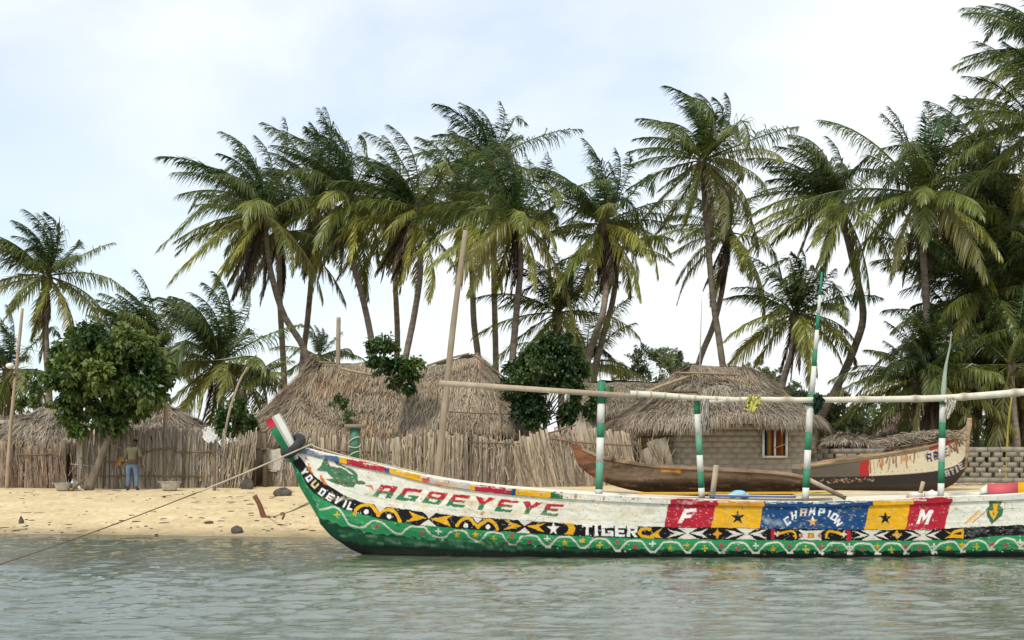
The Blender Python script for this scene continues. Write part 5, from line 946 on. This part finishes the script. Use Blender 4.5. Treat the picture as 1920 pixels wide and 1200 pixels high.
# ------------------------------------------------------------------ broadleaf trees and bushes
def leafy(name, label, cat, Y, clumps, trunk, n, ll, seed, col=(.034, .075, .016), col2=(.145, .195, .042), droop=.35, tr=.10, group=None, depth=None, twigs=9, basepx=None, kind=None, hole=.0, wratio=.30):
    """clumps: (px, py, rx, ry) in photo pixels; whorls of leaves at twig ends spread through each clump"""
    r = np.random.default_rng(seed); s_ = pm(Y); bp_ = basepx or (trunk[-1] if trunk else (clumps[0][0], 0)); bx = (bp_[0] - CX) * Y / F; loc = (bx, Y, float(ground(bx, Y)))
    o = thing(name, label, cat, loc, group); area = np.array([c[2] * c[3] for c in clumps], float); cnt = (n * area / area.sum()).astype(int) + 1; tips = []; outs = []
    for (px, py, rx, ry), k in zip(clumps, cnt):
        c = P(px, py, Y); R_ = np.array([rx, (depth or (rx + ry) / 2), ry]) / s_; d = nrm(r.normal(0, 1, (k, 3))); rad = r.random(k) ** (1 / 2.6)
        bump = 1 + .22 * sn(d[:, 0] * 3 + d[:, 1] * 2, d[:, 2] * 3, seed + 3, 1.6); tips.append(c + d * R_ * (rad * bump)[:, None]); outs.append(d)
    tips = np.concatenate(tips); outs = np.concatenate(outs)
    sub = tips[r.choice(len(tips), max(6, len(tips) // 26))]; nearest = np.argmin(((tips[:, None] - sub[None]) ** 2).sum(-1), 1); pull = r.uniform(.15, .62, len(tips))[:, None]; shove = nrm(sub - sub.mean(0)) * r.uniform(-.05, .22, (len(sub), 1)); tips = tips * (1 - pull) + (sub[nearest]) * pull + shove[nearest]; outs = nrm(outs + .8 * nrm(tips - sub[nearest]))
    if hole: keep = sn(tips[:, 0] * 1.0, tips[:, 2] * 1.0, seed + 9, 2.2) > -hole; tips = tips[keep]; outs = outs[keep]
    m = len(tips); B = np.repeat(tips, twigs, 0); O = np.repeat(outs, twigs, 0); N = m * twigs; d = nrm(O * .5 + r.normal(0, .8, (N, 3)) + np.array([0, 0, -droop])); B = B + r.normal(0, ll * .25, (N, 3))
    l_ = ll * r.uniform(.6, 1.2, N)[:, None]; w_ = nrm(np.cross(d, r.normal(0, 1, (N, 3)) + [0, 0, 1.5])) * l_ * wratio; mid = B + d * l_ * .45; tip = B + nrm(d + [0, 0, -.35]) * l_
    v = np.stack([B, mid - w_, tip, mid + w_], 1); f = np.arange(N)[:, None] * 4 + np.array([[0, 1, 2, 3]]); t_ = np.repeat(np.clip(.4 + .5 * sn(tips[:, 0], tips[:, 2] * 1.3, seed + 1, 2.0) + r.normal(0, .22, m), 0, 1), twigs)[:, None]
    t_ = np.clip(t_ + r.normal(0, .16, (N, 1)), 0, 1); cc = np.array(col) * (1 - t_) + np.array(col2) * t_; mb = MB(); mb.add(v.reshape(-1, 3), f, np.repeat(cc, 4, 0))
    br = MB()
    if trunk:
        tp = [P(*q, Y) for q in trunk]; tp[-1][2] = loc[2] - .05; q = spline(tp, 18); br.tube(q, np.linspace(.55, 1.25, 18) * tr, 8)
        for k in r.choice(m, min(26, m), replace=False):
            a = q[r.integers(0, 7)]; b_ = tips[k]; md = (a + b_) / 2 + [0, 0, -.08]; br.tube(spline([a, md, b_], 7), np.linspace(.32, .06, 7) * tr, 5)
        br.build("trunk", M["bark"], o)
    mb.build("crown", M["leaf"], o, smooth=False); return o
leafy("mango_tree", "dense dark mango tree with a leaning trunk standing on the beach before the mat fence", "tree", 46.8, [(205,700,100,78),(140,715,48,55),(262,690,50,60),(175,650,55,38),(235,645,50,32),(150,775,42,36),(225,775,48,30),(270,740,38,40),(120,680,28,40),(300,705,18,25)], [(212,760),(205,812),(188,862),(165,917)], 3400, .23, 1, tr=.13, hole=.85)
leafy("shrub_tree", "glossy leafed shrub growing out of the thatch on a thin bare stem", "shrub", 49.6, [(722,662,34,34),(745,700,34,28),(775,690,24,20),(700,645,16,14),(760,715,22,16)], [(742,712),(752,750),(763,775),(770,815)], 420, .19, 2, col=(.022, .06, .016), tr=.03, hole=.8)
leafy("round_tree", "dense round dark green tree standing between the two roofs behind the fence", "tree", 49.6, [(1020,692,66,50),(985,725,34,38),(1065,715,32,48),(1000,765,34,38),(1062,765,24,40),(1035,655,44,22)], [(1020,760),(1022,820),(1024,880)], 4200, .15, 3, col=(.016, .044, .012), col2=(.075, .12, .03), tr=.10, hole=1.3)
leafy("bush", "low leafy bush behind the left striped post beside the round tree", "bush", 50.0, [(1128,742,30,24),(1105,760,20,24),(1150,765,20,22),(1120,785,22,14)], [(1125,770),(1125,850)], 190, .15, 4, tr=.05, hole=.7, col2=(.09, .15, .03))
leafy("bush", "bright leafed bush left of the main hut's thatched eave", "bush", 49.2, [(436,770,32,40),(420,800,26,26),(455,795,20,30),(440,745,22,14)], [(436,790),(436,880)], 330, .17, 5, tr=.05, hole=.75, col2=(.08, .14, .03))
leafy("roof_weed", "small green weed sprouting from the thatch above the green post", "weed", 50.9, [(640,752,14,16),(645,772,12,14),(632,745,8,8)], None, 70, .13, 6, basepx=(640, 780), col=(.05, .09, .02), col2=(.10, .16, .04))
leafy("bush", "light green bushes among dark trunks behind the left lamp pole", "bush", 55, [(75,720,26,30),(60,745,20,20),(92,752,20,22),(45,760,16,16)], [(75,745),(75,830)], 200, .16, 7, tr=.05, hole=.75, col=(.06, .10, .02), col2=(.16, .20, .04))
for i, (lab, cl, Y) in enumerate([("far grey green bush left of the block hut roof, behind the pale fronds", [(1175,690,35,30),(1210,672,30,24),(1240,690,36,34)], 78), ("far bush touching the block hut roof's left slope", [(1265,680,28,24),(1290,700,26,30)], 80),
  ("far bush behind the right slope of the block hut roof", [(1415,705,34,24),(1450,725,34,28)], 78), ("pale green bush behind the curved palm trunk's foot", [(1565,775,34,34),(1590,800,34,30),(1545,800,26,30),(1575,750,20,16)], 62), ("far bush low behind the star shaped palm", [(1500,740,40,24),(1530,760,30,24)], 76)]):
    leafy("bush", lab, "bush", Y, cl, [(cl[0][0], cl[0][1] + 10), (cl[0][0] + 4, 820)], 620, .17, 20 + i, col=(.085, .125, .055), col2=(.20, .25, .12), tr=.06, hole=.75, droop=-.2, group="bushes behind the village")
r = np.random.default_rng(50); N = 52000; x = r.uniform(-62, 62, N); yv_ = r.uniform(84, 104, N); hh = 2.6 + 1.1 * sn(x, x * 0, 5, .35) + .6 * sn(x, x * 0, 6, 1.2); z = 1.0 + hh * r.random(N) ** .7
b = np.stack([x, yv_, z], 1); d = nrm(r.normal(0, 1, (N, 3))); l_ = r.uniform(.25, .5, N)[:, None]; w_ = nrm(np.cross(d, r.normal(0, 1, (N, 3)))) * l_ * .35
v = np.stack([b, b + d * l_ * .5 - w_, b + d * l_, b + d * l_ * .5 + w_], 1); c = np.array((.045, .07, .02)) * r.uniform(.6, 1.8, (N, 1))
o = MB().add(v.reshape(-1, 3), np.arange(N)[:, None] * 4 + np.array([[0, 1, 2, 3]]), np.repeat(c, 4, 0)).build("far_thicket", M["leaf"], None, (0, 90, 1), smooth=False); o["kind"] = "stuff"; tag(o, "low green thicket far behind the village along the horizon", "thicket")

# ------------------------------------------------------------------ poles, wires, small things on the beach
def pole(label, pts, Y, r0, r1, col, cat="pole", grp=None, ground_end=True, name="wooden_pole", parent=None):
    q = [P(*p, Y) for p in pts]
    if ground_end: q[0][2] = gz(pts[0][0], Y) - .1
    qs = spline(q, 24); t_ = np.linspace(0, 1, 24); rr_ = np.random.default_rng(int(pts[0][0]))
    o = MB().tube(qs, (r0 + (r1 - r0) * t_) * (1 + .04 * rr_.normal(size=24)), 9, np.array(col) * np.ones(3)).build(name, M["wood"], parent, None if parent is not None else q[0])
    if parent is None: tag(o, label, cat, grp)
    return o
pole("tall leaning wooden pole crossing in front of the main hut's roof", [(816, 932), (830, 800), (850, 610), (873, 432)], 46.6, .13, .08, (.86, .85, .80))
lp = thing("lamp_pole", "slim leaning pole carrying a round white lamp at the left picture edge", "lamp post", (P(14, 0, 47.9)[0], 47.9, gz(14, 47.9)))
pole("", [(12, 914), (20, 800), (32, 680), (42, 578)], 47.9, .07, .05, (1.08, 1.0, .9), name="pole", parent=lp)
MB().sphere(P(19, 686, 47.75), (.15, .13, .10), (.72, .66, .62), 14, 8).build("lamp_shade", M["plastic"], lp)
MB().tube([P(20, 690, 47.8), P(24, 702, 47.8), P(29, 704, 47.85)], .04, 7, (.45, .33, .26)).build("bracket", M["wood"], lp)
pole("short round post standing up behind the main hut's ridge", [(634, 800), (634, 680), (635, 595)], 57, .09, .085, (1.0, .95, .85))
pole("thin slanting pole rising from the brush fence beside the leafy bush", [(412, 900), (424, 800), (445, 725), (464, 688)], 48.2, .045, .035, (1.0, .97, .9))
pole("stubby post standing in the mat fence right of the mango tree", [(311, 912), (310, 820), (311, 748)], 48.1, .075, .07, (.9, .82, .7))
pole("green and grey post with a flat cap, wrapped in rope, seen above the bow rail", [(665, 930), (665, 880), (665, 860)], 46.0, .11, .11, (.5, .5, .45), name="mooring_post")
mp_ = bpy.data.objects["mooring_post"]; org = ORG["mooring_post"]
def child(mb, name, mat, parent): return mb.build(name, M[mat], parent)
child(MB().tube([P(664, 862, 46), P(666, 803, 46)], [.14, .17], 10, (.05, .17, .12)), "painted_head", "pole_paint", mp_)
c = P(667, 801, 46); child(MB().box((c[0] - .34, 45.75, c[2] - .02), (c[0] + .34, 46.25, c[2] + .09), (.72, .70, .60)), "cap", "wood", mp_)
th = np.linspace(0, 6 * math.pi, 60); h0 = P(665, 855, 46); hp = np.stack([h0[0] + .19 * np.cos(th), 46 + .19 * np.sin(th), h0[2] + np.linspace(-.1, .6, 60) + .05 * np.sin(th * 1.5)], 1); child(MB().tube(hp, .018, 5), "rope_wrap", "rope", mp_)
pole("yellow green palm rib leaning against the shaded palm at the right edge", [(1886, 838), (1890, 800), (1897, 745)], 52, .05, .03, (1.0, 1.0, .25))
pole("short weathered stake in the sand before the brush fence", [(402, 927), (402, 900), (402, 866)], 46.4, .06, .05, (.6, .48, .36), "stake", name="stake")
ms = thing("mooring_stake", "reddish forked stake leaning left out of the sand near the prow, ropes at its foot", "stake", (P(497, 0, 37.2)[0], 37.2, gz(497, 37.2)))
MB().tube(spline([P(499, 982, 37.2), P(492, 962, 37.2), P(486, 945, 37.2), P(477, 929, 37.2)], 14), [.08, .085, .075, .07, .075, .07, .065, .07, .065, .06, .065, .06, .065, .07], 8, (.50, .27, .20)).build("stem", M["wood"], ms)
MB().tube(spline([P(496, 974, 37.2), P(502, 970, 37.2), P(505, 972, 37.15), P(504, 982, 37.15)], 10), .05, 7, (.42, .25, .19)).build("fork", M["wood"], ms)
for lab, b_ in (("thin dark rope from the leaning stake's foot up to the prow, upper of two", (578, 942, 31.5)), ("thin dark rope from the leaning stake's foot to the prow, lower of two", (592, 938, 29))):
    p0 = P(504, 970, 37.1); p1 = P(*b_) if "upper" in lab else P(598, 935, YB + .15); tag(MB().tube(ropeline(p0, p1, .05), .012, 5).build("thin_rope", M["dark_rope"], None, p0), lab, "rope")
tag(MB().tube(spline([P(526, 966, 36), P(529, 962, 36), P(533, 964, 36), P(529, 974, 36)], 10), .03, 6, (.5, .33, .25)).build("driftwood", M["wood"], None, P(529, 970, 36)), "little bent driftwood stick between the leaning stake and the prow", "driftwood")
def lump(name, label, px, py, Y, size, seed, mat="stone", cat="stone"):
    p = P(px, py, Y); p[2] = gz(px, Y) + size[2] * .35; r_ = np.random.default_rng(seed); nu, nv = 18, 11; th = np.arange(nu) * 2 * math.pi / nu; ph = np.linspace(.001, math.pi - .001, nv); T, Q = np.meshgrid(ph, th, indexing="ij")
    k = 1 + .20 * sn(np.cos(Q) * 2 + seed, T * 2 + np.sin(Q) * 2, seed, 1.4); v = np.stack([np.sin(T) * np.cos(Q), np.sin(T) * np.sin(Q), np.cos(T)], -1) * (np.array(size) * k[..., None]) + p
    return tag(MB().grid(v, True).build(name, M[mat], None, p), label, cat)
lump("rock", "dark rounded rock lying on the sand left of the prow", 532, 930, 43.5, (.30, .22, .17), 1)
lump("rock", "brown rock at the waterline below the leaning stake", 444, 1003, 34.8, (.16, .13, .12), 2)
lump("rock", "dark boulder at the foot of the brush fence", 464, 912, 47.2, (.20, .15, .26), 4)
lump("rock", "small dark rock at the waterline near the left edge", 40, 984, 37.0, (.07, .06, .13), 3)
lump("rock", "small flat dark stone on the sand above the waterline", 392, 993, 36.2, (.13, .09, .04), 5)
def basin(name, label, px, py, Y, rad, hgt, col, tilt=0.0, mat="metal"):
    p = P(px, py, Y); p[2] = gz(px, Y) + .01; prof = [(0, 0), (.62, .0), (.74, .12), (.92, .72), (1.0, .94), (1.10, .97), (1.10, 1.0), (.98, 1.0), (.90, .74), (.70, .16), (.6, .05), (0, .05)]; n = 28; th = np.arange(n) * 2 * math.pi / n
    o = thing(name, label, "basin", p); v = np.array([[(a * rad * math.cos(t), a * rad * math.sin(t), b_ * hgt) for t in th] for a, b_ in prof])
    if tilt: ct, st = math.cos(tilt), math.sin(tilt); v = np.stack([v[..., 0] * ct + v[..., 2] * st, v[..., 1], -v[..., 0] * st + v[..., 2] * ct + abs(math.sin(tilt)) * rad * .75], -1)
    mb = MB().grid(v[:7] + p, True, np.array(col) * np.ones((7, n, 3))); mb.build("bowl", M[mat], o); MB().grid(v[6:] + p, True, np.array(col) * .9 * np.ones((6, n, 3))).build("inside", M[mat], o)
    if not tilt:
        for sg in (-1, 1): MB().tube(spline([p + [sg * rad * .98, -.09, hgt * .93], p + [sg * rad * 1.2, -.05, hgt * .95], p + [sg * rad * 1.2, .05, hgt * .95], p + [sg * rad * .98, .09, hgt * .93]], 10), .014, 5).build("handle", M[mat], o)
    return o
basin("basin", "large grey metal basin on the sand right of the standing man", 318, 921, 46.3, .31, .29, (1, 1, 1))
basin("basin", "grey metal basin on the sand left of the mango trunk", 118, 919, 46.4, .29, .25, (1, 1, 1))
basin("basin", "white basin tipped on its side against the metal one by the mango trunk", 137, 917, 46.6, .20, .14, (.68, .68, .66), .95, "plastic")
tag(MB().tube(spline([P(132, 922, 46.2), P(142, 912, 46.3), P(158, 898, 46.5)], 8), .05, 7, (.42, .36, .3)).build("driftwood", M["wood"], None, P(140, 917, 46.2)), "weathered log lying at the foot of the mango tree beside the basins", "driftwood")
cloth("cloth", "white cloth hung on the mat fence top beside the thin slanting pole", [(392, 801), (391, 808), (393, 817), (396, 829)], 47.4, [.28, .42, .46, .28], (.75, .75, .74), 21, "cloth", .03)
cloth("cloth", "yellow cloth hung on the fence at the standing man's left hand", [(227, 858), (225, 864), (222, 872)], 47.35, [.12, .16, .10], (.62, .40, .10), 22, "cloth", .02)
tag(MB().tube(ropeline(P(330, 672, 58), P(452, 668, 55), .12), .012, 5, (.6, .6, .58)).build("wire", M["cloth"], None, P(330, 672, 58)), "thin wire strung in front of the bushy low palm", "wire")
tag(MB().tube(ropeline(P(35, 645, 47.9), P(108, 660, 54), .12), .010, 5, (.6, .6, .58)).build("wire", M["cloth"], None, P(35, 645, 47.9)), "thin wire running right from the lamp pole", "wire")
r = np.random.default_rng(31); mb = MB()
for i in range(150):                                         # beach litter nobody could count
    Y = r.uniform(35.5, 47); px = r.uniform(0, 700); p = P(px, 0, Y); p[2] = float(ground(p[0], Y)) + .004; a = r.uniform(0, 3.14); l_ = r.uniform(.03, .16); d = np.array([math.cos(a), math.sin(a) * .5, .02]) * l_
    mb.tube([p - d, p + [0, 0, .01], p + d], r.uniform(.004, .016), 5, np.array([(.10, .075, .05), (.25, .19, .13), (.06, .05, .04), (.35, .25, .2)][i % 4]))
for i in range(34):
    Y = r.uniform(34.6, 37.5); px = r.uniform(0, 640); p = P(px, 0, Y); p[2] = float(ground(p[0], Y)); mb.sphere(p, (r.uniform(.03, .10), .05, r.uniform(.01, .03)), np.array((.09, .075, .06)) * r.uniform(.5, 1.4), 8, 5)
o = mb.build("beach_litter", M["cloth"], None, (-8, 40, .5)); o["kind"] = "stuff"; tag(o, "scattered twigs, weed and rubbish lying over the sand", "litter")

# ------------------------------------------------------------------ standing man seen from behind
YM = 46.6; base = np.array([(248 - CX) * YM / F, YM, gz(248, YM)])
def skin(name, mat, parent, chains, org, sub=2):
    """skinned figure: chains are lists of (x, y, z, radius); the first vertex of each chain may name a vertex to grow from"""
    me = bpy.data.meshes.new(name); vs, es, rs, key, roots = [], [], [], {}, []
    for ch in chains:
        prev = None
        for it in ch:
            if isinstance(it, str): prev = key[it]; continue
            nm, (x, y, z, q) = it if isinstance(it[0], str) else (None, it)
            vs.append((x, y, z)); rs.append(q); i = len(vs) - 1
            if nm: key[nm] = i
            if prev is None: roots.append(i)
            else: es.append((prev, i))
            prev = i
    me.from_pydata(vs, es, []); me.materials.append(mat); o = bpy.data.objects.new(name, me); C.objects.link(o); o.parent = parent
    md = o.modifiers.new("skin", "SKIN"); md.use_smooth_shade = True; lay = me.skin_vertices[0].data if me.skin_vertices else None
    if lay is None:
        import bmesh; bm = bmesh.new(); bm.from_mesh(me); bm.verts.layers.skin.verify(); bm.to_mesh(me); bm.free(); lay = me.skin_vertices[0].data
    for i, q in enumerate(rs): lay[i].radius = (q, q) if np.isscalar(q) else q; lay[i].use_root = i in roots
    sb = o.modifiers.new("sub", "SUBSURF"); sb.levels = sub; sb.render_levels = sub; ORG[o.name] = ORG[parent.name]; return o
man = thing("person", "man in olive shirt and blue jeans standing with his back turned at the fence", "person", base)
hands = []
def hand(w0, w1, side):                                      # five fingers curled from a palm that runs from w0 to w1
    w0, w1 = np.array(w0), np.array(w1); d = nrm(w1 - w0); a = np.array([0, 1., 0]) - d * d[1]; a = nrm(a); b_ = np.cross(d, a) * side; out = []
    for k, (off, ln) in enumerate([(-.030, .070), (-.010, .080), (.011, .075), (.030, .058)]):
        p = w1 - d * .02 + a * off; m1 = w1 + d * ln * .45 + a * off * 1.15; e = w1 + d * ln * .85 + a * off * 1.1 + b_ * ln * .35; out.append([(*p, .010), (*m1, .0095), (*e, .008)])
    p = w0 + d * .03 - a * .02; out.append([(*p, .012), (*(p - a * .035 + d * .02), .011), (*(p - a * .045 + d * .055), .009)]); return out
rw, lw = (.285, .05, .83), (-.17, .40, 1.00); rh, lh = (.295, .07, .755), (-.15, .475, .985)
body = [[("pel", (0, 0, .90, (.135, .10))), (0, -.01, 1.08, (.125, .09)), ("ch", (.01, .0, 1.26, (.16, .105))), ("up", (.02, .02, 1.38, (.10, .08))), (.035, .055, 1.44, .055), (.05, .09, 1.50, .06), (.065, .12, 1.56, (.078, .09)), (.075, .13, 1.63, (.07, .082)), (.078, .13, 1.67, .045)],
 ["up", (.17, .01, 1.36, .062), (.235, .01, 1.22, .052), (.265, .0, 1.08, .043), (.28, .03, .95, .038), (*rw, .028), (*rh, (.030, .020))],
 ["up", (-.15, .02, 1.36, .062), (-.20, .06, 1.22, .052), (-.215, .12, 1.09, .043), (-.20, .26, 1.03, .037), (*lw, .028), (*lh, (.030, .020))],
 ["pel", (.10, .0, .82, .092), (.115, .01, .66, .08), (.125, .03, .48, .058), (.14, .0, .30, .055), (.15, -.01, .10, .038), (.16, .02, .045, .04), (.18, .14, .035, .035)],
 ["pel", (-.10, .0, .82, .092), (-.115, .01, .66, .08), (-.13, .04, .48, .058), (-.145, .0, .30, .055), (-.155, -.01, .10, .038), (-.16, .02, .045, .04), (-.17, .15, .035, .035)],
 [(.072, .205, 1.575, .014), (.073, .23, 1.56, .010)], [(.152, .12, 1.575, .012), (.156, .115, 1.605, .010)], [(-.008, .12, 1.575, .012), (-.012, .115, 1.605, .010)]] + hand(rw, rh, -1) + hand(lw, lh, 1)
skin("body", M["skin"], man, body, base)
skin("hair", M["hair"], man, [[(.068, .10, 1.575, (.082, .080)), (.074, .115, 1.64, (.082, .085)), (.077, .125, 1.685, (.055, .06))]], base)
skin("shirt", M["shirt"], man, [[("h", (0, 0, .93, (.165, .125))), (0, -.01, 1.08, (.155, .115)), (.01, .0, 1.24, (.18, .125)), ("u", (.02, .015, 1.36, (.135, .10))), (.03, .035, 1.42, .07)], ["u", (.175, .01, 1.355, .078), (.24, .01, 1.21, .070), (.27, .0, 1.08, .060)], ["u", (-.155, .02, 1.355, .078), (-.205, .06, 1.21, .070), (-.225, .12, 1.08, .060), (-.20, .25, 1.035, .05)]], base)
skin("jeans", M["jeans"], man, [[("h", (0, 0, .97, (.145, .115))), (0, .0, .88, (.155, .12))], ["h", (.10, .0, .80, .108), (.115, .01, .64, .095), (.125, .025, .46, .080), (.14, .0, .28, .075), (.15, -.01, .10, .068)], ["h", (-.10, .0, .80, .108), (-.115, .01, .64, .095), (-.13, .03, .46, .080), (-.145, .0, .28, .075), (-.155, -.01, .10, .068)]], base)
for sg in (1, -1): skin("shoe", M["rubber"], man, [[(sg * .155, -.05, .045, .042), (sg * .16, .03, .045, .048), (sg * .175, .15, .035, .042)]], base)
